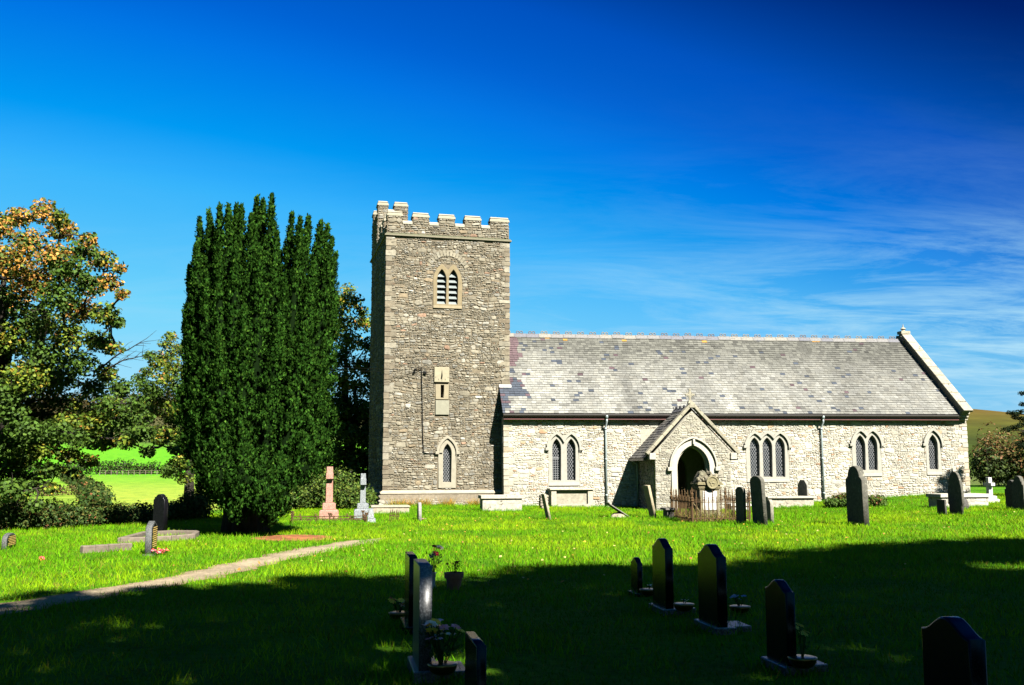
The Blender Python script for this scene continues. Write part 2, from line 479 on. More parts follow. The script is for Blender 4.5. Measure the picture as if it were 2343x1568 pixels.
# ---- windows: surround with holes, hood, glass, leads
def lattice(mb, l, y, pitch, t, rect=None):
    xc, w, z0, zs, za = l
    def inside(x, z):
        if abs(x - xc) > w / 2 or z < z0: return False
        if z <= zs: return True
        h = arch_h(x, xc, w, zs, za); return h is not None and z <= h
    def run(p, d):
        n = 120; L = 3.2; seg = None
        for i in range(n + 1):
            q = (p[0] + d[0] * L * i / n, p[1] + d[1] * L * i / n); ins = inside(*q)
            if ins and seg is None: seg = q
            if (not ins or i == n) and seg is not None:
                a, b = seg, q; seg = None
                if math.hypot(b[0] - a[0], b[1] - a[1]) > .04:
                    nx, nz = -d[1] * t / 2, d[0] * t / 2
                    mb.hexa([(a[0] - nx, y, a[1] - nz), (b[0] - nx, y, b[1] - nz), (b[0] - nx, y + .012, b[1] - nz), (a[0] - nx, y + .012, a[1] - nz),
                             (a[0] + nx, y, a[1] + nz), (b[0] + nx, y, b[1] + nz), (b[0] + nx, y + .012, b[1] + nz), (a[0] + nx, y + .012, a[1] + nz)])
    if rect is None:
        s = math.sin(R(58)); c = math.cos(R(58))
        k = xc - w / 2 - 2.2
        while k < xc + w / 2 + 2.2:
            run((k, z0 + .001), (c, s)); run((k, z0 + .001), (-c, s)); k += pitch
    else:
        x = xc - w / 2 + pitch / 2
        while x < xc + w / 2: run((x, z0 + .001), (0, 1)); x += pitch
        z = z0 + pitch
        while z < za: run((xc - w / 2 + .001, z), (1, 0)); z += pitch
    for z in ([zs - .02] if rect is None else [rect]): run((xc - w / 2 + .001, z), (1, 0))

def window(part, lights, fx0, fx1, zb, d_out, hood=None, col=(.5, .46, .36), depth=.26, glass_y=.17, rects=(), pitch=.115, proud=.028, ctr=0):
    outer = [(fx0, zb)] + [(fx0, lights[0][3])]
    tc = [p for p in top_curve(lights, d_out) if fx0 < p[0] < fx1]
    outer = [(fx0, zb), (fx0, tc[0][1])] + tc + [(fx1, tc[-1][1]), (fx1, zb)]
    me = slab([outer] + [arch(*l) for l in lights], depth, .012, col); me.transform(Matrix.Translation((0, -proud, 0)))
    w = part('window', me, M['trim'])
    # inner chamfered order, set a little further in
    for l in lights:
        i_ = .018
        me = slab([arch(l[0], l[1] + .02, l[2] - .01, l[3], l[4] + .01), arch(l[0], l[1] - 2 * i_, l[2] + i_, l[3], l[4] - i_ * 1.3)], .07, 0, tuple(c * .7 for c in col))  # frame tone lowered to paint in the shade of the recess
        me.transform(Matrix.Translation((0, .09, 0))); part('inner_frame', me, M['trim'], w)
        me = slab([arch(l[0], l[1] + .03, l[2] - .02, l[3], l[4] + .02)], .02, 0); me.transform(Matrix.Translation((0, glass_y, 0)))
        part('glass', me, M['glass'], w)
    mb = MB()
    for i, l in enumerate(lights):
        ll = (l[0], l[1] - .03, l[2] + .015, l[3], l[4] - .025)
        if i in rects:
            z_ = l[2] + .92
            lattice(mb, (ll[0], ll[1], ll[2], z_, z_ + .02), glass_y - .02, .095, .014, rect=z_ - .01)
            mb.box(ll[0] - ll[1] / 2, ll[0] + ll[1] / 2, glass_y - .035, glass_y - .003, z_ + .0, z_ + .035)
            sub = MB(); lattice(sub, (ll[0], ll[1], z_ + .04, max(ll[3], z_ + .3), ll[4]), glass_y - .02, pitch, .012); mb.add(sub.V, sub.F)
        else:
            lattice(mb, ll, glass_y - .02, pitch, .012)
    part('lead_lattice', mb.mesh('lead_lattice'), M['lead'], w)
    # sill
    sl = MB(); sl.hexa([(fx0 - .0, -.05, zb - .0), (fx1, -.05, zb), (fx1, .1, zb), (fx0, .1, zb), (fx0 + .0, -.034, zb + .13), (fx1, -.034, zb + .13), (fx1, .1, zb + .22), (fx0, .1, zb + .22)], tuple(c * 1.03 for c in col))
    part('sill', sl.mesh('sill', bevel=.008), M['trim'], w)
    if hood:
        d1, d2, zl = hood
        zsp = lights[0][3]
        o_ = [(lights[0][0] - lights[0][1] / 2 - d2, zl)] + top_curve(lights, d2) + [(lights[-1][0] + lights[-1][1] / 2 + d2, zl)]
        i_ = [(lights[0][0] - lights[0][1] / 2 - d1, zl)] + top_curve(lights, d1) + [(lights[-1][0] + lights[-1][1] / 2 + d1, zl)]
        me = slab([o_ + i_[::-1]], .115, .012, col); me.transform(Matrix.Translation((0, -.12, 0)))
        hm = part('hood_mould', me, M['trim'], w)
        xl, xr = o_[0][0], o_[-1][0]
        for a, b in ((xl - .06, xl + d2 - d1 + .02), (xr - d2 + d1 - .02, xr + .06)):
            mb = MB(); mb.frustum(a, b, -.135, -.002, zl - .11, zl + .012, -.0, col)
            part('label_stop', mb.mesh('label_stop', bevel=.01), M['trim'], w)
    return w, outer
def hole_of(lights, fx0, fx1, zb, d):
    zt = max(p[1] for p in top_curve(lights, d))
    def f(z):
        if z < zb or z > zt: return None
        xs = [x for x in (fx0 + (fx1 - fx0) * i / 40 for i in range(41)) if (z <= lights[0][3] + .02) or (heads(lights, d, x) or 0) >= z]
        return (min(xs), max(xs)) if xs else None
    return f

# ---- TOWER -------------------------------------------------------------
TW, TD = 5.33, 5.9
TZS = 11.40
bel = [(2.365, .40, 8.53, 9.55, 10.04), (2.87, .40, 8.53, 9.55, 10.04)]
lan = [(2.665, .36, 1.0, 2.2, 2.60)]
slit = [(2.36, 4.53), (2.50, 4.53), (2.50, 5.07), (2.36, 5.07)]
front = [(0, -.4), (TW, -.4), (TW, TZS), (0, TZS)]
bel_out = [(2.0, 8.36), (3.28, 8.36)]
def rect_hole(x0, x1, z0, z1): return lambda z: (x0, x1) if z0 < z < z1 else None
MORT_T = (.2, .165, .11); MORT_N = (.47, .44, .35)
def shrink(outl, k=.03):
    cx_ = sum(p[0] for p in outl) / len(outl); cz_ = sum(p[1] for p in outl) / len(outl)
    return [(p[0] + (k if p[0] < cx_ else -k), p[1] + (k if p[1] < cz_ else -k)) for p in outl]
def simple_out(fx0, fx1, zb, lights, d):
    tc = [p for p in top_curve(lights, d) if fx0 < p[0] < fx1]
    return [(fx0, zb), (fx0, tc[0][1])] + tc + [(fx1, tc[-1][1]), (fx1, zb)]
wh = [shrink(simple_out(2.0, 3.25, 8.34, bel, .17)), shrink(simple_out(2.28, 3.05, .76, lan, .19)), [(2.36, 4.5), (2.5, 4.5), (2.5, 5.1), (2.36, 5.1)]]
me = slab([front] + wh, .6, 0, MORT_T)
tw = tpart('tower_wall', me, M['tower'])
mb = MB()
mb.box(0, .6, .6, TD, -.4, TZS, MORT_T); mb.box(TW - .6, TW, .6, TD, -.4, TZS, MORT_T); mb.box(.6, TW - .6, TD - .6, TD, -.4, TZS, MORT_T)
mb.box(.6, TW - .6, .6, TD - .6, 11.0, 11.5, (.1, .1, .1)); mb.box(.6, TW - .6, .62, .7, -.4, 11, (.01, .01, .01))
tpart('core_wall', mb.mesh('core_wall'), M['tower'], tw)
mb = MB()
hs = [hole_of(bel, 2.0, 3.25, 8.34, .17), hole_of(lan, 2.26, 3.07, .76, .19), rect_hole(2.12, 2.72, 3.8, 5.83)]
def relieve(z):   # the relieving arch over the belfry light
    ax = abs(0); r2 = 1.0 ** 2 - ((z - 9.75) / 1.22) ** 2
    return None
rubble(mb, .17, TW - .17, .70, TZS - .06, TPAL, ident, hs, seed=5, dmin=.016, dmax=.046, gap=.008, big=.7)
rubble(mb, .17, TD - .17, .66, TZS - .06, TPAL, lambda x, d, z: (-d, x, z), seed=6, big=.8)
rubble(mb, .17, TD - .17, 3.5, TZS - .06, TPAL, lambda x, d, z: (TW + d, x, z), seed=7)
quoins(mb, .66, TZS - .05, QPAL, lambda x, y, z: (x, y, z), seed=8)
quoins(mb, .66, TZS - .05, QPAL, lambda x, y, z: (TW - x, y, z), seed=9)
# relieving arch of long thin stones
for k in range(15):
    a = R(28) + (PI - R(56)) * k / 14; r0, r1 = .84, 1.05
    cx_, cz_ = 2.62, 9.72; da = .062
    n = len(mb.V); c = vary(rnd.choice([(.3, .27, .2), (.25, .222, .16), (.345, .32, .25)]), .9, 1.25, rnd)
    sx = .98; sz = 1.1
    P = [(r, aa) for r in (r0, r1 * rnd.uniform(.96, 1.04)) for aa in (a - da, a + da)]
    q = [(cx_ + r * sx * math.cos(t), cz_ + r * sz * math.sin(t)) for r, t in (P[0], P[1], P[3], P[2])]
    mb.add([(x, -.0, z) for x, z in q] + [(cx_ + (x - cx_) * .985, -.04, cz_ + (z - cz_) * .985) for x, z in q], [(4, 5, 6, 7), (0, 1, 5, 4), (1, 2, 6, 5), (2, 3, 7, 6), (3, 0, 4, 7)], c)
tpart('rubble_facing', mb.mesh('rubble_facing'), M['tower'], tw)
# plinth
mb = MB(); c = (.3, .26, .18)
mb.hexa([(-.24, -.24, -.4), (TW + .24, -.24, -.4), (TW + .24, TD + .2, -.4), (-.24, TD + .2, -.4), (-.09, -.09, .56), (TW + .09, -.09, .56), (TW + .09, TD + .1, .56), (-.09, TD + .1, .56)], (.24, .2, .14))
pl = tpart('plinth', mb.mesh('plinth'), M['tower'])
mb = MB()
rubble(mb, -.2, TW + .2, .0, .53, TPAL, lambda x, d, z: (x, -.19 + .15 * (z / .56) - d, z), seed=21, dmax=.03)
tpart('rubble_facing', mb.mesh('rubble_facing'), M['tower'], pl)
mb = MB(); mb.frustum(-.13, TW + .13, -.13, TD + .13, .535, .60, 0, (.5, .44, .33)); mb.frustum(-.13, TW + .13, -.13, TD + .13, .60, .68, .11, (.46, .39, .28))
tpart('chamfer_course', mb.mesh('chamfer_course', bevel=.006), M['trim'], pl)
# string course
mb = MB()
for i, (a, b, e) in enumerate(((TZS - .06, TZS - .02, .04), (TZS - .018, TZS + .045, .1), (TZS + .047, TZS + .1, .06))):
    cc = ((.18, .16, .11), (.23, .21, .14), (.16, .165, .095))[i]
    mb.box(-e, TW + e, -e, TD + e, a, b, cc)
tpart('string_course', mb.mesh('string_course', bevel=.008), M['trim'])
# parapet
PW = .36
mb = MB(); st = MB(); PZ = TZS + .1
ZC, ZM = 11.92, 12.25
MX = [(0, .66), (1.08, 1.80), (2.21, 2.93), (3.35, 4.08), (4.48, TW)]
CX_ = [(.66, 1.08), (1.80, 2.21), (2.93, 3.35), (4.08, 4.48)]
for (a, b) in [(0, TW)]:
    mb.box(a, b, 0, PW, PZ, ZC, MORT_T); mb.box(a, b, TD - PW, TD, PZ, ZC, MORT_T)
mb.box(0, PW, PW, TD - PW, PZ, ZC, MORT_T); mb.box(TW - PW, TW, PW, TD - PW, PZ, ZC, MORT_T)
def cap(cp, x0, x1, y0, y1, z, o=.035):
    c = (.4, .37, .27)
    cp.frustum(x0 - o, x1 + o, y0 - o, y1 + o, z, z + .085, .0, c)
    cp.frustum(x0 - o + .015, x1 + o - .015, y0 - o + .015, y1 + o - .015, z + .087, z + .16, .03, (.34, .31, .23), .05)
    cp.frustum(x0 - .01, x1 + .01, y0 - .01, y1 + .01, z + .162, z + .235, .03, (.42, .39, .29), .11)
def lowcap(cp, x0, x1, y0, y1, z):
    cp.frustum(x0, x1, y0, y1, z, z + .09, .0, (.47, .44, .34)); cp.frustum(x0, x1, y0 + .01, y1 - .01, z + .092, z + .17, .0, (.43, .4, .3), .1)
def coping_low(a, b, c, d, z):
    q = MB(); lowcap(q, a, b, c, d, z); tpart('crenel_coping', q.mesh('crenel_coping', bevel=.007), M['trim'], par)
def merlon(x0, x1, y0, y1, z0, z1, faces, seed, par_):
    q = MB(); q.box(x0, x1, y0, y1, z0, z1, MORT_T)
    if 's' in faces: rubble(q, x0 + .01, x1 - .01, z0 + .01, z1, TPAL, lambda x, d, z: (x, y0 - d, z), seed=seed)
    if 'w' in faces: rubble(q, y0 + .01, y1 - .01, z0 + .01, z1, TPAL, lambda x, d, z: (x0 - d, x, z), seed=seed + 1)
    if 'e' in faces: rubble(q, y0 + .01, y1 - .01, z0 + .01, z1, TPAL, lambda x, d, z: (x1 + d, x, z), seed=seed + 2)
    m = tpart('merlon', q.mesh('merlon'), M['tower'])
    q = MB(); cap(q, x0, x1, y0, y1, z1); tpart('merlon_coping', q.mesh('merlon_coping', bevel=.007), M['trim'], m)
par = tpart('parapet', mb.mesh('parapet'), M['tower'])
for i, (a, b) in enumerate(MX):
    for y0 in (0, TD - PW):
        if y0 > 0 and a < 1.2: continue
        merlon(a + .02, b - .02, y0, y0 + PW, ZC + .001, ZM, 'swe', 40 + i * 7, par)
for a, b in CX_:
    coping_low(a + .002, b - .002, -.05, PW + .05, ZC)
    if a > 1.3: coping_low(a + .002, b - .002, TD - PW - .05, TD + .05, ZC)
for i, (a, b) in enumerate([(1.0, 1.72), (2.15, 2.87), (3.3, 4.02), (4.45, 5.1)]):
    for x0 in (0, TW - PW):
        if x0 == 0 and a > 2.5: continue
        merlon(x0, x0 + PW, a, b, ZC + .001, ZM, 'we', 140 + i * 9, par)
rubble(st, .02, TW - .02, PZ + .01, ZC - .01, TPAL, ident, seed=31)
rubble(st, .02, TD - .02, PZ + .01, ZC - .01, TPAL, lambda x, d, z: (-d, x, z), seed=32)
tpart('rubble_facing', st.mesh('rubble_facing'), M['tower'], par)
# stair turret at the far west corner
mb = MB(); st = MB()
TX1, TY0 = 1.36, 3.6
mb.box(.0, TX1, TY0, TD, PZ + .002, 13.3, MORT_T)
tur = tpart('stair_turret', mb.mesh('stair_turret'), M['tower'])
for i, (a, b) in enumerate(((.0, .45), (.76, TX1))):
    for y0 in (TY0, TD - .45): merlon(a, b, y0, y0 + .45, 13.301, 13.62, 'swe', 160 + i * 5, tur)
q = MB(); lowcap(q, .452, .758, TY0 - .04, TY0 + .45, 13.3); tpart('crenel_coping', q.mesh('crenel_coping', bevel=.007), M['trim'], tur)
rubble(st, .01, TX1 - .01, 11.6, 13.29, TPAL, lambda x, d, z: (x, TY0 - d, z), seed=61)
rubble(st, TY0 + .01, TD - .01, 11.6, 13.29, TPAL, lambda x, d, z: (-d, x, z), seed=62)
rubble(st, TY0 + .01, TD - .01, 11.6, 13.29, TPAL, lambda x, d, z: (TX1 + d, x, z), seed=63)
tpart('rubble_facing', st.mesh('rubble_facing'), M['tower'], tur)
# belfry window with louvres
sand = (.27, .215, .12)
o_ = simple_out(2.0, 3.25, 8.34, bel, .17)
me = slab([o_] + [arch(*l) for l in bel], .34, .014, sand); me.transform(Matrix.Translation((0, -.05, 0)))
bw = tpart('belfry_window', me, M['trim'])
mb = MB(); mb.hexa([(2.0, -.07, 8.34), (3.25, -.07, 8.34), (3.25, .2, 8.34), (2.0, .2, 8.34), (2.0, -.056, 8.46), (3.25, -.056, 8.46), (3.25, .2, 8.55), (2.0, .2, 8.55)], (.32, .265, .16))
tpart('sill', mb.mesh('sill', bevel=.01), M['trim'], bw)
for l in bel:
    mb = MB()
    for k in range(6):
        z = 8.54 + .235 * k; w = l[1] / 2 + .015
        if k == 5:
            w2 = .1; mb.hexa([(l[0] - w, .05, z), (l[0] + w, .05, z), (l[0] + w, .09, z - .0), (l[0] - w, .09, z), (l[0] - w2, .22, z + .27), (l[0] + w2, .22, z + .27), (l[0] + w2, .25, z + .25), (l[0] - w2, .25, z + .25)])
        else:
            mb.hexa([(l[0] - w, .05, z), (l[0] + w, .05, z), (l[0] + w, .085, z - .012), (l[0] - w, .085, z - .012), (l[0] - w, .24, z + .2), (l[0] + w, .24, z + .2), (l[0] + w, .27, z + .18), (l[0] - w, .27, z + .18)])
    tpart('louvre', mb.mesh('louvre'), M['louvre'], bw)
# ground lancet
window(tpart, lan, 2.29, 3.04, .76, .17, hood=(.2, .28, 2.27), col=(.36, .33, .25), rects=(), pitch=.1, proud=.05)
# slit, sundial, plaque
me = slab([[(2.14, 4.46), (2.7, 4.46), (2.7, 5.1), (2.14, 5.1)], slit[::-1]], .4, .012, (.34, .29, .19)); me.transform(Matrix.Translation((0, -.045, 0)))
tpart('slit_window', me, M['trim'])
mb = MB(); mb.box(2.07, 2.71, -.12, .02, 5.18, 5.82, (.38, .34, .23))
sd = tpart('sundial', mb.mesh('sundial', bevel=.012), M['trim'])
mb = MB(); mb.add([(2.385, -.121, 5.68), (2.395, -.121, 5.68), (2.395, -.121, 5.3), (2.385, -.121, 5.3), (2.385, -.27, 5.45), (2.395, -.27, 5.45)], [(0, 1, 5, 4), (1, 2, 5), (2, 3, 4, 5), (3, 0, 4), (0, 3, 2, 1)])
tpart('gnomon', mb.mesh('gnomon'), M['cable'], sd)
for k in range(7):
    mb = MB(); a = R(200 + 140 * k / 6); p = Vector((2.39, 5.66)); d = Vector((math.cos(a), math.sin(a)))
    q, r_ = p + d * .36, p + d * .44
    mb.box(q.x - .007, q.x + .007, -.1235, -.1205, r_.y, q.y)
    tpart('hour_line', mb.mesh('hour_line'), M['cable'], sd)
mb = MB(); mb.box(2.14, 2.72, -.075, .02, 3.81, 4.42, (.3, .29, .215)); tpart('stone_panel', mb.mesh('stone_panel', bevel=.012), M['trim'])
# electricity bracket and its cable down the wall
mb = MB(); mb.tube([(1.22, -.05, 5.62), (1.28, -.13, 5.66), (1.3, -.2, 5.7)], .018, 6); mb.box(1.62, 1.74, -.12, -.0, 5.52, 5.62); mb.ball((1.24, -.12, 5.68), .05); mb.ball((1.2, -.12, 5.57), .045)
mb.tube([(1.25, -.12, 5.68), (1.4, -.14, 5.8), (1.55, -.14, 5.78), (1.66, -.11, 5.7), (1.68, -.11, 5.6)], .014, 5)
mb.tube([(1.25, -.12, 5.62), (1.42, -.15, 5.74), (1.52, -.09, 5.77), (1.53, -.075, 5.6)], .012, 5)
br = tpart('cable_bracket', mb.mesh('cable_bracket'), M['cable'])
mb = MB(); pts = [(1.53, -.075, 5.62), (1.545, -.07, 5.2), (1.56, -.07, 4.7), (1.585, -.07, 3.9), (1.6, -.07, 3.2), (1.635, -.07, 2.45), (1.645, -.07, 2.3), (1.68, -.07, 2.23), (1.8, -.07, 2.2), (2.1, -.07, 2.19), (2.42, -.07, 2.21)]
mb.tube(pts, .017, 6)
for p in pts[1:]: mb.box(p[0] - .025, p[0] + .025, -.09, -.04, p[2] - .012, p[2] + .012)
tpart('wall_cable', mb.mesh('wall_cable'), M['cable'])

# ---- NAVE --------------------------------------------------------------
NL = 20.98; NW = 6.2; ZE = 3.72; YR, ZR = 3.1, 7.62; YE, ZEV = -.32, 3.86
A = [(2.22, .37, 1.06, 2.40, 2.80), (2.845, .37, 1.06, 2.40, 2.80)]
B = [(10.965, .43, 1.14, 2.44, 2.84), (11.545, .43, 1.14, 2.44, 2.84), (12.125, .43, 1.14, 2.44, 2.84)]
Cw = [(15.87, .44, 1.41, 2.5, 2.94), (16.44, .44, 1.41, 2.5, 2.94)]
Dw = [(19.33, .44, 1.42, 2.5, 2.96)]
WINS = [(A, 1.87, 3.2, .84), (B, 10.57, 12.52, .92), (Cw, 15.47, 16.84, 1.14), (Dw, 18.97, 19.7, 1.18)]
dO = .16
door = (7.33, 1.1, -.3, 1.5, 2.15)
outline = [(0, -.6), (NL, -.6), (NL, ZE), (0, ZE)]
me = slab([outline] + [shrink(simple_out(f0, f1, zb, l, dO)) for l, f0, f1, zb in WINS] + [arch(*door)], .55, 0, MORT_N)
nw = npart('nave_wall', me, M['nave'])
mb = MB()
hs = [hole_of(l, f0, f1, zb, dO) for l, f0, f1, zb in WINS] + [rect_hole(5.9, 8.75, -1, 3.2)]
rubble(mb, .16, NL - .16, -.05, ZE - .02, NPAL, ident, hs, seed=70, dmin=.015, dmax=.036, gap=.0055, big=.76)
quoins(mb, -.2, ZE - .02, [(3, (.5, .46, .36)), (2, (.45, .38, .27)), (2, (.52, .5, .42))], lambda x, y, z: (x, y, z), seed=71)
quoins(mb, -.2, ZE - .02, [(3, (.5, .46, .36)), (2, (.45, .38, .27)), (2, (.52, .5, .42))], lambda x, y, z: (NL - x, y, z), seed=72)
npart('rubble_facing', mb.mesh('rubble_facing'), M['nave'], nw)
mb = MB(); c = MORT_N
mb.box(.0, .55, .55, NW, -.6, ZE, c)
def xe(y): return 20.97 - .215 * (y + .3)
mb.prism([(.551, -.6), (NW, -.6), (NW, ZE), (YR, 7.5), (.0, 4.15), (.0, ZE + .002), (.551, ZE + .002)], 'x', 19.9, 20.2, c)
mb.box(.55, 20.1, NW - .5, NW, -.6, ZE, c); mb.box(.0, .3, .9, 5.3, ZE + .01, 5.2, c)
mb.box(.551, 19.89, .551, NW - .501, -.3, -.2, (.1, .09, .08))
mb.box(20.2, NL - .001, .551, NW, -.6, ZE - .01, c)
npart('end_wall', mb.mesh('end_wall'), M['nave'], nw)
wcol = (.4, .385, .325)
for i, (l, f0, f1, zb) in enumerate(WINS):
    window(npart, l, f0, f1, zb, dO, hood=(.17, .25, (2.42, 2.5, 2.57, 2.57)[i]), col=wcol, rects=(0,) if i == 0 else (), pitch=.105)
# roof: structure under slates
def roofplane(mb, x0, x1t, th=.1, c=(.1, .1, .1)):
    pass
mb = MB()
d = Vector((YR - YE, ZR - ZEV)); L = d.length; d /= L; nrm = Vector((-d.y, d.x)); PITCHR = math.atan2(d.y, d.x)
def slopebox(mb, s0, s1, x00, x01, x10, x11, n0, n1, c, flip=False):
    """box on the south slope between distances s0..s1 up the slope; x range may differ at both ends"""
    def P(x, s, n):
        y = YE + d.x * s + nrm.x * n; z = ZEV + d.y * s + nrm.y * n
        if flip: y = 2 * YR - y
        return (x, y, z)
    mb.hexa([P(x00, s0, n0), P(x01, s0, n0), P(x11, s1, n0), P(x10, s1, n0), P(x00, s0, n1), P(x01, s0, n1), P(x11, s1, n1), P(x10, s1, n1)], c)
slopebox(mb, .03, L, -.08, 20.5, -.08, 19.78, -.1, -.012, (.06, .06, .06)); slopebox(mb, .03, L, -.08, 20.5, -.08, 19.78, -.1, .0, (.09, .09, .1), True)
rf = npart('nave_roof', mb.mesh('nave_roof'), M['slate'])
PALE = [(.205, .205, .183), (.222, .221, .2), (.186, .184, .162), (.2, .196, .17)]
def slates(mb, O, U, Vv, Nn, L, xmin, xmax, gauge, colfn, wid=(.17, .25), seed=1, lift=.019):
    rr = random.Random(seed); rows = int(L / gauge)
    for i in range(rows + 1):
        s0 = i * gauge; s1 = min(s0 + gauge * 1.12, L)
        if s1 - s0 < .03: continue
        lo, hi = xmin(s0), xmax((s0 + s1) / 2); x = lo - rr.uniform(0, .2)
        while x < hi:
            w = rr.uniform(*wid); a, b = max(x, lo), min(x + w, hi); x += w
            if b - a < .03: continue
            c = colfn((a + b) / 2, (s0 + s1) / 2, i, rr)
            l = lift * rr.uniform(.75, 1.5); sg = rr.uniform(-.006, .006); g = .0035
            sag = .05 * (float(fbm(x * .22 + seed, s0 * .3, 2)) - .42)
            def P(u, v, n): return tuple(O + U * u + Vv * v + Nn * (n + max(-.008, sag)))
            vs = [P(a + g, s0 + sg, -.004), P(b - g, s0 + sg * .5, -.004), P(a + g, s0 + sg, l), P(b - g, s0 + sg * .5, l * rr.uniform(.9, 1.2)), P(a + g, s1, -.001), P(b - g, s1, -.001)]
            mb.add(vs, [(0, 1, 3, 2), (2, 3, 5, 4), (0, 2, 4), (1, 5, 3)], c)
def slate_col(x, s, i, rr):
    t = s / L
    c = np.array(rr.choice(PALE)) * rr.uniform(.84, 1.14)
    st_ = float(fbm(x * .9 + .0, s * .14 + 3, 3)); c = c * (.55 + .95 * st_)
    st2 = float(vnoise(x * 3.1, s * .3)); c = c * (.9 + .2 * st2)
    m = float(sstep(.34, .9, t + .42 * (fbm(x * .55, s * .5, 3) - .45)))          # grey lichen toward the ridge
    c = c * (1 - m) + np.array((.1, .1, .084)) * rr.uniform(.65, 1.4) * m
    c = c * (1 - .22 * float(sstep(9, 20, x)))
    if rr.random() < .12: c = c * rr.uniform(.6, .85)
    blue = (.04, .05, .068); purple = (.07, .042, .05)
    lf = float(vnoise(x * 2.2, s * 2.2))
    if x < 1.05 and s > 3.0 - x * .2 and lf < .85 - max(0, x - .6): return tuple(np.array((.1, .064, .07)) * rr.uniform(.85, 1.15))
    if x < 1.15 - abs(s - 1.0) * .32 and s < 3.2 and lf > .12 + .35 * x: return tuple(np.array(blue if rr.random() > .25 else purple) * rr.uniform(.85, 1.25))
    p = .03 if x < 9 else .016
    if float(vnoise(x * .8 + 40, s * 1.5)) > .62: p *= 2.2
    if rr.random() < p: return tuple(np.array(blue if rr.random() < .78 else purple) * rr.uniform(.75, 1.2))
    if t > .93 and float(vnoise(x * 1.3 + 9, 4)) > .72 and rr.random() < .18: return (.36, .19, .03)
    if rr.random() < .0006: return (.38, .2, .04)
    return tuple(c)
mb = MB()
slates(mb, Vector((0, YE, ZEV)), Vector((1, 0, 0)), Vector((0, d.x, d.y)), Vector((0, nrm.x, nrm.y)), L, lambda s: -.1, lambda s: 20.52 - .75 * s / L, .146, slate_col, seed=81)
npart('slates', mb.mesh('slates'), M['slate'], rf)
# ridge tiles, each with its crest
n = 34; x0r, x1r = .35, 19.72; lt = (x1r - x0r) / n
ridge_meshes = []
for v_ in range(3):
    mb = MB(); c = [(.16, .155, .15), (.12, .12, .135), (.19, .18, .155)][v_]
    P = lambda t: [(-.16, -.16), (-.14, -.19), (0, -.03), (.14, -.19), (.16, -.16), (0, .03)]
    mb.add([(0, p[0], p[1]) for p in [(-.17, -.15), (0, .035), (.17, -.15), (.15, -.17), (0, .0), (-.15, -.17)]] + [(lt - .012, p[0], p[1]) for p in [(-.17, -.15), (0, .035), (.17, -.15), (.15, -.17), (0, .0), (-.15, -.17)]],
           [(0, 6, 7, 1), (1, 7, 8, 2), (2, 8, 9, 3), (3, 9, 10, 4), (4, 10, 11, 5), (5, 11, 6, 0), (0, 1, 4, 5), (1, 2, 3, 4), (6, 11, 10, 7), (7, 10, 9, 8)], c)
    for q in (.17, .33): mb.ring((q, 0, .085), .062, .022, 12, 5, 'xz', c)
    mb.prism([(.08, .02), (.42, .02), (.36, .06), (.14, .06)], 'y', -.02, .02, c)
    ridge_meshes.append(mb.mesh('ridge_tile'))
for k in range(n):
    o = bpy.data.objects.new('ridge_tile', ridge_meshes[rnd.choice((0, 1, 2))])
    if not o.data.materials: o.data.materials.append(M['slate'])
    o.location = (x0r + lt * k, YR, ZR + .01 + rnd.uniform(-.012, .012)); link(o, rf)
# eaves
mb = MB(); mb.box(-.06, 20.5, -.27, -.2, 3.60, 3.775); npart('fascia_board', mb.mesh('fascia_board'), M['fascia'])
mb = MB(); mb.box(.0, 20.5, -.199, .0, 3.72, 3.77); npart('soffit', mb.mesh('soffit'), M['gutter'])
mb = MB()
pr = [(-.27, .0), (-.40, .0), (-.40, -.055), (-.375, -.1), (-.32, -.12), (-.285, -.1), (-.27, -.06)]
mb.prism([(p[0], 3.835 + p[1]) for p in pr], 'x', -.08, 20.52); npart('gutter', mb.mesh('gutter'), M['gutter'])
for (x, zt, zb_) in ((4.33, 3.74, -.02), (14.03, 3.74, .1)):
    mb = MB(); mb.lathe([(.045, 0), (.075, .12), (.075, .16), (.05, .16)], (x, -.33, zt - .12), 10)
    mb.tube([(x, -.33, zt - .1), (x, -.33, zt - .22), (x, -.12, zt - .42), (x, -.11, zt - .52), (x, -.11, zb_)], .042, 8)
    for z in (zt - .55, 1.9, .4): mb.tube([(x, -.11, z), (x, -.11, z + .07)], .056, 8)
    npart('downpipe', mb.mesh('downpipe', smooth=True), M['pipe'])
# east gable coping
mb = MB()
cc = (.42, .39, .3); ns = 9
for k in range(ns):
    a, b = k / ns, (k + 1) / ns - .003; q = lambda t: 20.53 - .76 * t
    slopebox(mb, -.1 + (L + .12) * a, -.1 + (L + .12) * b, q(a), q(a) + .46, q(b), q(b) + .46, .235, .36, vary(cc, .85, 1.08, rnd))
    slopebox(mb, -.1 + (L + .12) * a, -.1 + (L + .12) * b, q(a), q(a) + .46, q(b), q(b) + .46, .235, .36, cc, True)
cop = npart('gable_coping', mb.mesh('gable_coping', bevel=.01), M['palestone'])
mb = MB(); slopebox(mb, .0, L + .2, 20.56, 20.93, 19.8, 20.17, -.3, .234, (.3, .28, .23)); slopebox(mb, .0, L + .2, 20.56, 20.93, 19.8, 20.17, -.3, .234, (.3, .28, .23), True)
npart('upstand', mb.mesh('upstand'), M['nave'], cop)
mb = MB(); mb.box(20.52, 21.0, -.36, .1, 3.86, 4.02, cc); mb.box(20.56, 20.99, -.28, .1, 3.72, 3.858, cc); mb.box(20.6, 20.985, -.2, .1, 3.6, 3.718, cc)
npart('kneeler', mb.mesh('kneeler', bevel=.015), M['palestone'], cop)
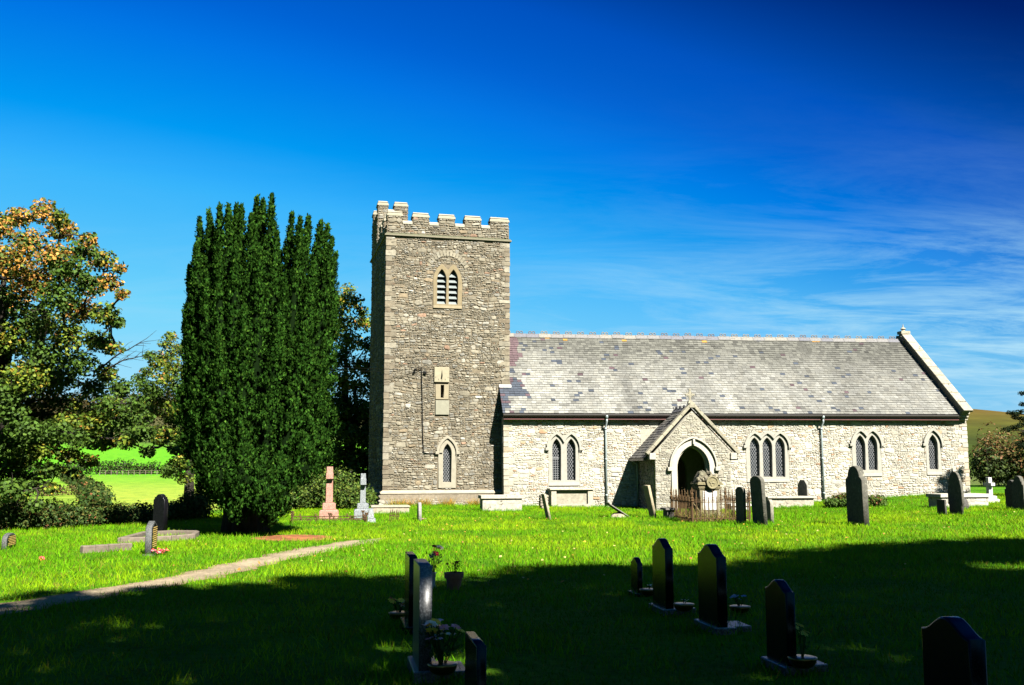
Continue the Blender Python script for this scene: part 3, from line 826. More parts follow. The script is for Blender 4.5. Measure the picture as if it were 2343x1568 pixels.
mb = MB(); mb.box(19.79, 20.25, YR - .2, YR + .2, ZR + .28, ZR + .42, cc); mb.lathe([(.12, 0), (.07, .06), (.13, .11), (.1, .16), (.03, .2), (.015, .34)], (20.0, YR, ZR + .42), 8, cc)
npart('gable_finial', mb.mesh('gable_finial'), M['palestone'], cop)
# lead flashing where the low roof meets the tower
mb = MB(); slopebox(mb, 1.5, 1.68, -.1, .42, -.1, .42, .02, .05, (.4, .41, .4)); npart('flashing', mb.mesh('flashing'), M['slate'])

# ---- PORCH -------------------------------------------------------------
PX, PY, PH = 7.33, -2.5, 1.58
pdoor = (7.315, 1.41, -.45, 1.58, 2.5)
gab = lambda z: (PX - (3.86 - z) / 1.045, PX + (3.86 - z) / 1.045) if z > 2.1 else (PX - PH, PX + PH)
me = slab([[(PX - PH, -.6), (PX + PH, -.6), (PX + PH, 2.1), (PX + PH + .1, 2.15), (PX, 3.86), (PX - PH - .1, 2.15), (PX - PH, 2.1)], arch(*pdoor, d=.03)], .4, 0, (.36, .34, .27))
me.transform(Matrix.Translation((0, PY, 0)))
pw = npart('porch_wall', me, M['nave'])
mb = MB()
hz = lambda z: None if z > 2.78 else ((PX - .015 - .93, PX - .015 + .93) if z < 1.58 else (lambda w: (pdoor[0] - w, pdoor[0] + w) if w > .02 else None)(
    (lambda Rr, c: (math.sqrt(max(0, (Rr + .22) ** 2 - (z - 1.58) ** 2)) - c))((1.41 ** 2 / 4 + .92 ** 2) / 1.41, (1.41 ** 2 / 4 + .92 ** 2) / 1.41 - .705)))
rubble(mb, PX - PH - .05, PX + PH + .05, -.3, 3.8, PPAL, lambda x, dd, z: (x, PY - dd, z), [hz], gab, seed=90, dmin=.012, dmax=.03, gap=.006, big=.78)
rubble(mb, PY + .2, -.05, -.3, 1.95, PPAL, lambda x, dd, z: (PX - PH - dd, x, z), seed=91, dmax=.035)
rubble(mb, PY + .2, -.05, -.3, 1.95, PPAL, lambda x, dd, z: (PX + PH + dd, x, z), seed=92, dmax=.035)
npart('rubble_facing', mb.mesh('rubble_facing'), M['nave'], pw)
c = (.36, .34, .27)
for x in (PX - PH, PX + PH - .35): mb = MB(); mb.box(x, x + .35, PY + .401, -.001, -.6, 2.0, c); npart('side_wall', mb.mesh('side_wall'), M['nave'], pw)
mb = MB(); mb.box(PX - PH + .351, PX + PH - .351, PY + .05, -.002, -.5, -.22, (.3, .28, .24)); npart('porch_floor', mb.mesh('porch_floor'), M['trim'], pw)
# arch ring + hood
me = slab([arch(*pdoor, d=.21), arch(*pdoor)], .34, .015, (.55, .52, .43)); me.transform(Matrix.Translation((0, PY - .06, 0)))
pa = npart('porch_arch', me, M['trim'])
me = slab([arch(*pdoor, d=.01), arch(pdoor[0], 1.41 - .16, -.45, 1.58, 2.5 - .1)], .2, .01, (.47, .43, .34)); me.transform(Matrix.Translation((0, PY + .1, 0)))
npart('inner_order', me, M['trim'], pa)
a_o = arch(*pdoor, d=.31, zb=1.58); a_i = arch(*pdoor, d=.235, zb=1.58)
me = slab([a_o + a_i[::-1]], .13, .012, (.5, .47, .38)); me.transform(Matrix.Translation((0, PY - .15, 0)))
npart('hood_mould', me, M['trim'], pa)
for sg in (-1, 1):
    mb = MB(); x = pdoor[0] + sg * (.705 + .29); mb.frustum(x - .1, x + .1, PY - .18, PY - .002, 1.44, 1.6, 0, (.52, .49, .4)); npart('label_stop', mb.mesh('label_stop', bevel=.015), M['trim'], pa)
mb = MB(); mb.box(pdoor[0] - .02, pdoor[0] + .07, PY - .17, PY - .061, 2.5, 2.72, (.55, .53, .46))
npart('keystone', mb.mesh('keystone', bevel=.015), M['trim'], pa)
# porch roof
mb = MB()
pu = Vector((1.0, 1.045)).normalized()
def pslope(mb, side, s0, s1, y0, y1, n0, n1, c):
    def P(s, y, n):
        x = -1.95 + pu.x * s - pu.y * n; z = 1.98 + pu.y * s + pu.x * n
        return (PX + (x if side < 0 else -x), y, z)
    mb.hexa([P(s0, y0, n0), P(s1, y0, n0), P(s1, y1, n0), P(s0, y1, n0), P(s0, y0, n1), P(s1, y0, n1), P(s1, y1, n1), P(s0, y1, n1)], c)
PL = 1.95 / pu.x
for sd_ in (-1, 1): pslope(mb, sd_, 0, PL, PY + .2, .25, -.1, -.012, (.06, .06, .065))
prf = npart('porch_roof', mb.mesh('porch_roof'), M['slate'])
mb = MB(); pc = lambda x, s, i, rr: tuple(np.array(rr.choice([(.13, .125, .11), (.11, .105, .095), (.15, .14, .12), (.085, .085, .085)])) * rr.uniform(.8, 1.2))
for sg in (-1, 1):
    slates(mb, Vector((PX + sg * 1.95, PY + .18, 1.98)), Vector((0, 1, 0)), Vector((-sg * pu.x, 0, pu.y)), Vector((sg * pu.y, 0, pu.x)), PL, lambda s: 0, lambda s: 2.32 + .25, .15, pc, seed=95 + sg, lift=.014)
npart('slates', mb.mesh('slates'), M['slate'], prf)
for k in range(5):
    mb = MB(); y = PY + .25 + .5 * k
    mb.prism([(PX - .15, 3.9), (PX, 4.05), (PX + .15, 3.9), (PX, 4.0)], 'y', y, y + .49, (.1, .1, .11)); mb.ring((PX, y + .15, 4.09), .05, .02, 10, 5, 'yz', (.1, .1, .11)); mb.ring((PX, y + .3, 4.09), .05, .02, 10, 5, 'yz', (.1, .1, .11))
    npart('ridge_tile', mb.mesh('ridge_tile'), M['slate'], prf)
mb = MB()
for sg in (-1, 1): x = PX + sg * 1.9; mb.box(min(x, x + sg * .1), max(x, x + sg * .1), PY + .25, -.02, 1.86, 1.965)
npart('gutter', mb.mesh('gutter'), M['gutter'], prf)
mb = MB(); mb.tube([(PX - 1.93, -.2, 1.88), (PX - PH - .1, -.2, 1.72), (PX - PH - .1, -.2, -.1)], .035, 8); npart('downpipe', mb.mesh('downpipe', smooth=True), M['pipe'])
# porch gable coping and cross
mb = MB(); cc = (.38, .35, .26)
for sg in (-1, 1):
    for k in range(5):
        a, b = PL * 1.0 * k / 5, PL * (k + 1) / 5 - .004
        pslope(mb, sg, a + .12 if k == 0 else a, b, PY - .1, PY + .19, .03, .16, vary(cc, .85, 1.1, rnd))
mb.prism([(PX - .14, 3.98), (PX + .14, 3.98), (PX + .1, 4.17), (PX, 4.24), (PX - .1, 4.17)], 'y', PY - .12, PY + .2, cc)
for sg in (-1, 1): x = PX + sg * 1.7; mb.box(x - .13, x + .13, PY - .09, PY + .2, 1.9, 2.16, (.5, .47, .4))
pcg = npart('porch_coping', mb.mesh('porch_coping', bevel=.012), M['palestone'])
mb = MB(); y = PY + .05; xc = PX - .05
mb.frustum(xc - .1, xc + .1, y - .09, y + .09, 4.16, 4.28, .03, cc); mb.box(xc - .035, xc + .035, y - .035, y + .035, 4.28, 4.72, cc)
mb.box(xc - .16, xc + .16, y - .034, y + .034, 4.48, 4.55, cc)
for q in ((-.16, 4.515), (.16, 4.515), (0, 4.72)): mb.ball((xc + q[0], y, q[1]), .055, cc, 6)
mb.ring((xc, y, 4.515), .1, .02, 14, 5, 'xz', cc)
npart('cross_finial', mb.mesh('cross_finial', bevel=0), M['palestone'], pcg)
# inner church door
me = slab([arch(*door)], .08, 0, (.1, .03, .02)); me.transform(Matrix.Translation((0, .2, 0))); dr = npart('church_door', me, M['wood'])
mb = MB()
for k in range(6): mb.box(PX - .52 + .175 * k, PX - .5 + .175 * k, .19, .2, -.2, 1.9)
npart('boarding', mb.mesh('boarding'), M['wood'], dr)
for z in (.3, 1.3): mb = MB(); mb.box(PX - .5, PX + .5, .175, .189, z, z + .06); npart('hinge', mb.mesh('hinge'), M['gutter'], dr)
mb = MB(); mb.ring((PX + .35, .17, .85), .06, .012, 12, 5); npart('handle', mb.mesh('handle'), M['gutter'], dr)
# ================================================================ GROUND, PATH, HILL
def axis_pts(lo, hi, a, b, step, growth=1.13):
    xs = list(np.arange(a, b + .001, step)); x, s = b, step
    while x < hi: s *= growth; x += s; xs.append(x)
    x, s = a, step
    while x > lo: s *= growth; x -= s; xs.insert(0, x)
    return np.array(xs)
gx = axis_pts(-2600, 2600, -26, 30, .5); gy = axis_pts(-400, 4000, -6, 62, .5)
X, Y = np.meshgrid(gx, gy); Z = GZ(X, Y)
nx, ny = len(gx), len(gy)
idx = np.arange(nx * ny).reshape(ny, nx)
Fq = np.stack([idx[:-1, :-1], idx[:-1, 1:], idx[1:, 1:], idx[1:, :-1]], -1).reshape(-1, 4)
LAWN = np.array((.06, .17, .002)) * .4
r_ = np.hypot(X, Y); az = np.arctan2(X, Y)
colr = np.ones((ny, nx, 3)) * LAWN
outm = sstep(3, 8, np.maximum(beyond(X, Y), Y - 60))[..., None]
mown = np.array((.105, .145, .016)); green = np.array((.04, .135, .004)); wood = np.array((.03, .03, .01)); rough = np.array((.03, .05, .008))
near_y = sstep(210, 120, r_)[..., None]; mown = mown * near_y + np.array((.06, .135, .008)) * (1 - near_y)
fld = np.where((r_ < 262)[..., None], mown, np.where((r_ < 470)[..., None], green, np.where((r_ < 560)[..., None], rough, wood)))
split = (az < -.405 + (r_ - 97) / 133 * -.033)     # the fields left of the long hedge
fld = np.where((split & (r_ < 262) & (r_ > 128))[..., None], green * np.array((1.3, 1.0, 1.2)), fld)
fld = np.where((split & (r_ < 128))[..., None], (mown + green) / 2 * .8, fld)
stripe = .5 + .5 * np.sin((X * .9 + Y * .42) * .9)
fld = fld * (1 + .12 * (stripe[..., None] - .5) * ((r_ < 262) & ~split)[..., None])
fld = np.where((az > -.1)[..., None], np.array((.035, .05, .01)), fld)
colr = colr * (1 - outm) + fld * .8 * outm
ground = obj('ground', np_mesh('ground', np.stack([X, Y, Z], -1).reshape(-1, 3), Fq, colr.reshape(-1, 3), True), None)
def ground_mat():
    m, nt, b, out = new_mat('grass turf'); a = nt.nodes.new('ShaderNodeAttribute'); a.attribute_name = 'col'
    co = coords(nt)
    f1 = ramp(nt, noise(nt, co, .55, 5, .6), [(.32, (.62, .7, .7)), (.5, (1, 1, 1)), (.68, (1.5, 1.22, 1.3))])
    f2 = ramp(nt, noise(nt, co, 9, 5, .7), [(.3, .55), (.7, 1.4)])
    c = mixc(nt, 1, mixc(nt, 1, a.outputs['Color'], f1, 'MULTIPLY'), f2, 'MULTIPLY')
    nt.links.new(c, b.inputs['Base Color']); b.inputs['Roughness'].default_value = .95; b.inputs['Specular IOR Level'].default_value = .05
    bump(nt, b, noise(nt, co, 22, 5, .75), .9, .05); return m
ground.data.materials.append(ground_mat()); tag(ground, kind='structure')

# path
PATHC = [(-160, 1418), (0, 1393), (120, 1374), (260, 1351), (400, 1329), (449, 1319), (540, 1297), (634, 1276), (710, 1260), (773, 1248), (830, 1239), (880, 1231)]
pc3 = [gp(u, v) for u, v in PATHC]
def resample(P, n):
    P = np.array([tuple(p) for p in P]); s = np.concatenate([[0], np.cumsum(np.linalg.norm(np.diff(P, axis=0), axis=1))])
    t = np.linspace(0, s[-1], n); return np.stack([np.interp(t, s, P[:, i]) for i in range(3)], 1)
pth = resample(pc3, 110)
for _ in range(4): pth[1:-1] = (pth[:-2] + 2 * pth[1:-1] + pth[2:]) / 4
tang = np.gradient(pth[:, :2], axis=0); tang /= np.linalg.norm(tang, axis=1)[:, None]; nor = np.stack([-tang[:, 1], tang[:, 0]], 1)
V = []; C = []; nc = 9
for i, p in enumerate(pth):
    taper = min(1, (len(pth) - 1 - i) / 14 + .12)
    for k in range(nc):
        q = (k / (nc - 1) * 2 - 1); hw = (.44 + .2 * (fbm(i * .23, 3.0 if q < 0 else 9.0, 3) - .45) * 2) * taper
        x, y = p[0] + nor[i, 0] * q * hw, p[1] + nor[i, 1] * q * hw
        V.append((x, y, G(x, y) + .004 + .008 * (1 - q * q)))
        e = abs(q) ** 3; n_ = fbm(x * 3, y * 3, 3)
        base = np.array((.42, .34, .22)) * (.55 + .9 * n_); edge = np.array((.25, .16, .055))
        C.append(base * (1 - e * .7) + edge * e * .7)
Fp = [(i * nc + k, i * nc + k + 1, (i + 1) * nc + k + 1, (i + 1) * nc + k) for i in range(len(pth) - 1) for k in range(nc - 1)]
M['gravel'] = mat_attr('trodden gravel', .95, .45, 16, .9, .02, .1)
tag(obj('path', np_mesh('path', V, Fp, C, True), M['gravel']), kind='structure')
# bare, needle covered earth under the yew
pe0 = gp(672, 1231); ex, ey = 1.0, 1.15
V = [(0, 0, 0)]; C = []; nr, na = 8, 64
V = []; 
for i in range(nr + 1):
    for k in range(na):
        a = 2 * PI * k / na; rr_ = (i / nr) * (1 + .3 * (fbm(math.cos(a) * 2.2 + 5, math.sin(a) * 2.2 + 5, 3) - .45))
        x = pe0.x + ex * rr_ * math.cos(a) + .14 * ey * rr_ * math.sin(a) * -1; y = pe0.y + ey * rr_ * math.sin(a)
        V.append((x, y, G(x, y) + .014 * (1 - (i / nr) ** 2) + .006)); C.append(np.array((.4, .15, .055)) * (.25 + 1.5 * fbm(x * 5, y * 5, 3)))
Fp = [(i * na + k, i * na + (k + 1) % na, (i + 1) * na + (k + 1) % na, (i + 1) * na + k) for i in range(nr) for k in range(na)]
tag(obj('bare_earth', np_mesh('bare_earth', V, Fp, C, True), M['gravel']), 'orange brown patch of bare needle covered earth beside the path', 'earth', kind='stuff')

# heather hill at the right, beyond the nave
hx = np.linspace(-600, 1900, 90); hy = np.linspace(480, 3000, 70)
X, Y = np.meshgrid(hx, hy)
Z = 92 * np.exp(-.5 * ((X - 450) / 300) ** 2 - .5 * ((Y - 1500) / 430) ** 2) + (fbm(X * .004, Y * .004, 4) - .45) * 14 + 1
Z = Z * sstep(-600, -300, X) * sstep(480, 700, Y) - 6 * (1 - sstep(480, 620, Y)) - 30 * (1 - sstep(-600, -380, X)) 
idx = np.arange(X.size).reshape(X.shape)
Fq = np.stack([idx[:-1, :-1], idx[:-1, 1:], idx[1:, 1:], idx[1:, :-1]], -1).reshape(-1, 4)
t = np.clip(Z / 95, 0, 1)[..., None]; nz = fbm(X * .012, Y * .012, 4)[..., None]
t = np.clip(Z / 72, 0, 1)[..., None] ** 1.5; C = (np.array((.045, .08, .006)) * (1 - t) + np.array((.13, .08, .012)) * t) * (.3 + 1.4 * nz)
hill = obj('hill', np_mesh('hill', np.stack([X, Y, Z], -1).reshape(-1, 3), Fq, C.reshape(-1, 3), True), mat_attr('heather moor', .95, .3, .05, 0, 0, .05)); tag(hill, kind='structure')

# ================================================================ FOLIAGE
def orient(n, rng):
    n = n / np.maximum(np.linalg.norm(n, axis=1)[:, None], 1e-6)
    t = rng.normal(size=n.shape); t -= n * np.sum(n * t, 1)[:, None]; t /= np.maximum(np.linalg.norm(t, axis=1)[:, None], 1e-6)
    return t, np.cross(n, t)
def leaf_quads(P, N, size, rng, aspect=.62):
    """diamond shaped leaves, slightly folded"""
    t, b = orient(N, rng); n = len(P); s = size[:, None] if hasattr(size, '__len__') else size
    V = np.empty((n, 4, 3)); V[:, 0] = P - t * s * .5; V[:, 1] = P + b * s * aspect * .5 + t * s * .08; V[:, 2] = P + t * s * .5; V[:, 3] = P - b * s * aspect * .5 + t * s * .08
    nn = N / np.maximum(np.linalg.norm(N, axis=1)[:, None], 1e-6); V[:, 1] += nn * s * .1; V[:, 3] += nn * s * .1
    Fc = np.arange(n * 4).reshape(n, 4); return V.reshape(-1, 3), Fc
def sphere_pts(n, rng, bias=.5):
    v = rng.normal(size=(n, 3)); v /= np.linalg.norm(v, axis=1)[:, None]
    return v * (rng.random((n, 1)) ** bias)
def pal_cols(n, pal, rng, var=.3):
    w = np.array([p[0] for p in pal], float); w /= w.sum()
    c = np.array([p[1] for p in pal])[rng.choice(len(pal), n, p=w)]
    return c * (1 + rng.uniform(-var, var, (n, 1)))
class Leaves:
    def __init__(s, seed): s.P = []; s.N = []; s.S = []; s.C = []; s.rng = np.random.default_rng(seed)
    def clump(s, ctr, rad, n, size, pal, up=.5, out=.7, bias=.45, droop=0):
        v = sphere_pts(n, s.rng, bias); rad = np.array(rad if hasattr(rad, '__len__') else (rad,) * 3)
        P = np.array(tuple(ctr)) + v * rad
        N = v * out + np.array((0, 0, up)) + s.rng.normal(size=(n, 3)) * .55
        s.P.append(P); s.N.append(N); s.S.append(size * s.rng.uniform(.65, 1.3, n)); s.C.append(pal_cols(n, pal, s.rng))
    def mesh(s, name, aspect=.62):
        P = np.concatenate(s.P); V, Fc = leaf_quads(P, np.concatenate(s.N), np.concatenate(s.S), s.rng, aspect)
        return np_mesh(name, V, Fc, np.repeat(np.concatenate(s.C), 4, 0))
def bough(mb, a, b, r0, r1, rr, sag=.12, n=6):
    a, b = Vector(a), Vector(b); L_ = (b - a).length; pts = []
    off = Vector((rr.uniform(-1, 1), rr.uniform(-1, 1), rr.uniform(.2, 1))) * L_ * sag
    for i in range(n + 1):
        t = i / n; p = a.lerp(b, t) + off * math.sin(PI * t) + Vector((rr.uniform(-1, 1), rr.uniform(-1, 1), rr.uniform(-1, 1))) * L_ * .025 * (0 < i < n)
        pts.append(p)
    mb.tube(pts, [r0 + (r1 - r0) * i / n for i in range(n + 1)], 6); return pts

def tree(name, label, cat, base, fork_h, trunk_r, clumps, leaf, npl, pal_fn, seed, group=None, lean=(0, 0), aspect=.62, twigs=2, up=.5, extra_twigs=()):
    """clumps: (centre Vector, radii, share) in the world; limbs run to each of them"""
    rr = random.Random(seed); e = empty(name, base, (0, 0, 0), label, cat, group); base = Vector(base)
    mb = MB(); fork = Vector((lean[0], lean[1], fork_h))
    mb.tube([Vector((0, 0, -.3)), Vector((lean[0] * .2, lean[1] * .2, fork_h * .3)), Vector((lean[0] * .6, lean[1] * .6, fork_h * .7)), fork], [trunk_r * 1.45, trunk_r * 1.05, trunk_r * .9, trunk_r * .8], 10)
    lv = Leaves(seed); top = max(c[0].z for c in clumps) - base.z
    main = []
    for k in range(5):
        a = 2 * PI * k / 5 + rr.uniform(-.4, .4)
        rad = np.mean([math.hypot(c[0].x - base.x - lean[0], c[0].y - base.y - lean[1]) for c in clumps])
        q = fork + Vector((math.cos(a) * rad * .45, math.sin(a) * rad * .45, (top - fork_h) * rr.uniform(.3, .62)))
        main.append((q, bough(mb, fork + Vector((0, 0, -.1)), q, trunk_r * .62, trunk_r * .3, rr)))
    main.append((Vector((lean[0], lean[1], top * .8)), bough(mb, fork, Vector((lean[0], lean[1], top * .8)), trunk_r * .7, trunk_r * .15, rr, .06)))
    nodes = [pt for q, pts in main for pt in pts[2:]]
    order = sorted(clumps, key=lambda c: min((q - (Vector(c[0]) - base)).length for q in nodes))
    for ctr, rad, share in order:
        p = Vector(ctr) - base
        s_ = min(nodes, key=lambda w: (w - p).length + (.6 if w.z > p.z + .3 else 0))
        dl = (p - s_).length
        pts = bough(mb, s_, p, min(trunk_r * .16, .014 + dl * .02), .012, rr, .1)
        nodes += [pts[3], pts[-1]]
        rm = float(np.mean(rad))
        for _ in range(twigs):
            v = Vector(sphere_pts(1, lv.rng, .2)[0]) * rm * 1.1; bough(mb, pts[rr.choice((-1, -2, -3))], p + v, .011, .004, rr, .08, 4)
        lv.clump(p, rad, int(npl * share), leaf, pal_fn(ctr, rr), up=up)
    for a_, b_ in extra_twigs:
        a_, b_ = Vector(a_) - base, Vector(b_) - base; pts = bough(mb, a_, b_, .03, .008, rr, .12, 6)
        for q in pts[2:]:
            for _ in range(2): bough(mb, q, q + Vector((rr.uniform(-.1, .5), rr.uniform(-.3, .3), rr.uniform(-.1, .5))), .009, .003, rr, .1, 3)
    mb.build('trunk', M['bark'], e, smooth=True)
    obj('crown', lv.mesh('crown', aspect), M['leaf'], e); return e

GREEN = [(4, (.05, .1, .012)), (3, (.055, .11, .014)), (2, (.075, .13, .016)), (1, (.03, .06, .012))]
YELG = [(3, (.1, .16, .015)), (3, (.15, .19, .018)), (1.1, (.27, .21, .025)), (3.5, (.05, .09, .01)), (.25, (.33, .15, .03))]
ORG = [(3.5, (.46, .21, .045)), (2.5, (.36, .19, .035)), (3.5, (.13, .15, .02)), (1.2, (.55, .28, .06)), (3, (.06, .09, .012))]

# --- big autumn sycamore at the left edge
YT = 28.5
def px(u, v, dy=0): return at(u, v, YT + dy)
rr = random.Random(5); cl = []
def addc(u, v, rpx, share=1.0, n=1, dy=2.2, flat=.75):
    for _ in range(n):
        y = rr.uniform(-dy, dy); r = rpx / 81.0
        cl.append((px(u + rr.uniform(-.3, .3) * rpx, v + rr.uniform(-.3, .3) * rpx, y), (r, r, r * flat), share * (r / .6) ** 2))
for u, v, r in [(40, 490, 34), (95, 482, 30), (10, 520, 40), (130, 500, 24), (150, 535, 38), (60, 555, 44), (185, 570, 36), (205, 548, 20), (120, 590, 44), (20, 600, 50), (230, 600, 32), (170, 625, 44), (80, 640, 50), (250, 640, 28), (275, 612, 18), (215, 660, 36), (120, 680, 48), (30, 690, 55), (275, 678, 18), (180, 710, 44), (235, 720, 34), (270, 740, 20), (80, 740, 55), (150, 765, 48), (220, 775, 36), (20, 780, 55), (255, 795, 24), (100, 810, 52), (180, 825, 42), (240, 850, 32), (50, 850, 52), (140, 868, 38), (215, 890, 34), (275, 895, 30), (20, 905, 44), (255, 930, 34), (310, 930, 26)]:
    addc(u, v, r, n=2)
for u, v, r in [(15, 950, 44), (160, 960, 36), (215, 965, 40), (270, 968, 36), (325, 985, 30), (365, 1005, 26), (395, 1030, 16), (340, 1030, 20), (120, 985, 40), (60, 990, 46), (15, 1010, 46), (180, 1005, 36), (235, 1015, 34), (290, 1005, 28), (100, 1030, 42), (160, 1045, 32), (210, 1055, 24), (40, 1060, 48), (120, 1075, 30), (170, 1085, 18), (20, 1110, 44), (70, 1105, 36), (110, 1120, 22), (40, 1150, 38), (80, 1160, 22), (15, 1180, 36), (330, 955, 22)]:
    addc(u, v, r, n=2, dy=1.6, flat=.62)
for u, v, r in [(20, 880, 44), (70, 900, 44), (125, 915, 42), (175, 925, 40), (225, 940, 36), (275, 945, 34), (45, 935, 42), (100, 950, 42), (150, 975, 36), (200, 985, 34), (250, 985, 32), (300, 960, 28), (20, 985, 42), (75, 1000, 40)]:
    cl.append((px(u, v, rr.uniform(1.2, 2.8)), (r / 81, r / 81, r / 108), 1.0 * (r / 48) ** 2))
for k in range(70):      # the half of the crown outside the picture and the far side
    a = rr.uniform(0, 2 * PI); q = math.sqrt(rr.random()) * 4.3
    x, y = -16.9 + q * math.cos(a) * .8, YT + q * math.sin(a) * .95
    z = rr.uniform(1.2, 8.7 - .25 * q * q * .6)
    if x < -14.6 or y > YT + 1.6: cl.append((Vector((x, y, z)), (.75, .75, .55), 1.3))
def sy_pal(c, rr_):
    t = (c.z - 4.9) / 2.2 + rr_.uniform(-.45, .45)
    if c.z > 6.0 and t > .38 and rr_.random() < .75: return ORG
    return YELG if rr_.random() < .45 else GREEN
tb = Vector((-15.2, YT + .3, G(-15.2, YT + .3)))
tree('sycamore_tree', 'large sycamore turning orange at its top, branches sweeping low over the left hedge', 'tree', tb, 2.6, .34, cl, .105, 500, sy_pal, 5, lean=(.5, -.2), aspect=.85, twigs=3, extra_twigs=[(px(215, 850, -.4), px(318, 785, -.3)), (px(240, 850, .3), px(325, 815, .2))])

# --- two broadleaf trees beyond the yew
def far_tree(name, label, YD, spots, seed, pal, leaf, npl, u0, r, fh):
    rr = random.Random(seed); cl = []; k = F / YD
    for u, v, q in spots:
        for _ in range(2):
            m = q / k; cl.append((at(u + rr.uniform(-.3, .3) * q, v + rr.uniform(-.3, .3) * q, YD + rr.uniform(-2, 2)), (m, m, m * .75), (m / .8) ** 2))
    x = (u0 - CX) / F * YD; b = Vector((x, YD, G(x, YD)))
    return tree(name, label, 'tree', b, fh, r, cl, leaf, npl, pal, seed)
sp = [(790, 672, 24), (775, 700, 26), (812, 690, 20), (825, 715, 18), (785, 740, 34), (830, 740, 30), (760, 760, 30), (805, 785, 34), (845, 790, 26), (770, 820, 36), (825, 835, 32), (850, 850, 28), (780, 870, 36), (835, 890, 32), (760, 915, 36), (810, 935, 36), (850, 950, 30), (780, 985, 36), (835, 1005, 34), (740, 960, 36), (740, 870, 36), (720, 800, 34), (760, 1030, 34), (810, 1055, 34), (850, 1060, 30), (780, 1085, 28), (825, 1105, 26), (870, 930, 36), (880, 830, 36), (880, 1030, 36), (700, 900, 40), (690, 1000, 40), (660, 850, 36), (740, 740, 24)]
sp += [(u, v, 34) for u in (690, 730, 770, 815, 850, 885) for v in (945, 990, 1035, 1075, 1105)]
far_tree('sycamore_tree', 'yellow green sycamore growing between the dark yew and the church tower', 51, sp, 15, lambda c, r_: YELG if c.z > 5 and r_.random() < .65 else GREEN, .19, 290, 800, .3, 2.6)
sp = [(320, 870, 20), (345, 815, 18), (372, 820, 24), (350, 890, 26), (330, 960, 24), (365, 985, 26), (400, 1000, 28), (395, 768, 18), (405, 800, 24), (380, 790, 16), (360, 830, 22), (400, 840, 30), (340, 850, 18), (375, 870, 30), (335, 885, 22), (410, 890, 32), (360, 910, 30), (330, 925, 22), (395, 935, 32), (350, 945, 22), (420, 960, 30), (385, 965, 22), (440, 850, 30), (450, 920, 34), (440, 1000, 34), (410, 1010, 24), (385, 1075, 24), (400, 1060, 22), (420, 1095, 22), (470, 780, 30), (490, 880, 36), (480, 980, 36), (430, 1060, 26)]
far_tree('sycamore_tree', 'smaller yellowing sycamore half hidden at the left of the dark yew', 47, sp, 16, lambda c, r_: YELG if r_.random() < .6 else GREEN, .15, 420, 440, .24, 2.2)

# --- the great fastigiate yew
YY = 26.0
yb = gp(562, 1212); yb = Vector((at(562, 1200, YY + .4).x, YY + .4, 0)); yb.z = G(yb.x, yb.y)
yew = empty('yew_tree', yb, (0, 0, 0), 'huge dark green yew of many upright spires beside the church tower', 'tree')
spires = [(456, 500, .4), (479, 479, .0), (502, 471, -.5), (522, 470, -.7), (542, 467, .2), (553, 470, -.6), (575, 491, -.9), (588, 453, -.2), (602, 458, .3), (622, 447, -.4), (634, 530, -.5), (640, 575, .2), (668, 490, .1), (660, 585, -.3), (686, 499, -.5), (706, 498, -.3), (690, 530, -.9), (735, 508, 0), (750, 515, .3), (760, 545, -.3), (768, 580, .2), (448, 560, -.3), (433, 609, .2), (426, 700, .0), (500, 560, -1.1), (540, 560, -1.2), (596, 570, -1.3), (652, 640, -1.1), (720, 600, -.9), (470, 620, -1.0), (770, 680, 0), (560, 700, -1.45), (640, 720, -1.45), (500, 760, -1.35), (700, 740, -1.25), (450, 780, -.8), (745, 780, -.7),
          (480, 500, 1.2), (540, 480, 1.3), (592, 480, 1.4), (705, 515, 1.2), (730, 530, 1.1), (450, 600, 1.0), (760, 600, .9)]
rng = np.random.default_rng(77); PY_ = []; NY = []; SY = []; CYc = []; core = MB(); core.c = (.006, .014, .004)  # inner core coloured dark for the shade between the sprigs
def spire(tip, base, r, n, zlow=0.0):
    tip = np.array(tuple(tip)); base = np.array(tuple(base)); ax = tip - base; Ls = np.linalg.norm(ax); ax /= Ls
    e1 = np.cross(ax, (0, 1, 0)); e1 /= np.linalg.norm(e1); e2 = np.cross(ax, e1)
    prof = lambda t: r * np.clip(np.minimum(1.0, .35 + t * 2.2), 0, 1) * np.clip((1 - t) / .5, 0, 1) ** .74
    ph = rng.random(4) * 6.28
    lump = lambda t, a: 1 + .16 * np.sin(a * 3 + ph[0] + t * 9) + .12 * np.sin(a * 5 + ph[1] - t * 21) + .1 * np.sin(t * 40 + ph[2])
    m = 13; k = n // m; n = k * m
    t = np.repeat(rng.random(k) ** .85, m); a = np.repeat(rng.random(k) * 6.283, m); q = prof(t) * lump(t, a) * np.repeat(np.where(rng.random(k) < .3, rng.uniform(.55, .85, k), rng.uniform(.85, 1.13, k)), m)
    tuft_tone = np.repeat(rng.uniform(.55, 1.35, k), m)[:, None]
    rad = np.cos(a)[:, None] * e1 + np.sin(a)[:, None] * e2
    jt = rng.normal(size=(n, 3)) * (.024, .024, .036)
    P = base + ax * (t * Ls)[:, None] + rad * q[:, None] + jt
    rad = rad + jt * 9
    PY_.append(P); NY.append(rad * 1.0 + np.array((0, 0, .15)) + rng.normal(size=(n, 3)) * .3); SY.append(rng.uniform(.05, .1, n))
    c = pal_cols(n, [(4, (.022, .066, .009)), (3, (.034, .092, .011)), (2, (.012, .036, .006)), (.6, (.06, .13, .016))], rng)
    CYc.append(c * tuft_tone)
    pts = [tuple(base + ax * Ls * k / 9) for k in range(10)]; core.tube(pts, [max(.01, float(prof(k / 9)) * .5) for k in range(10)], 9)
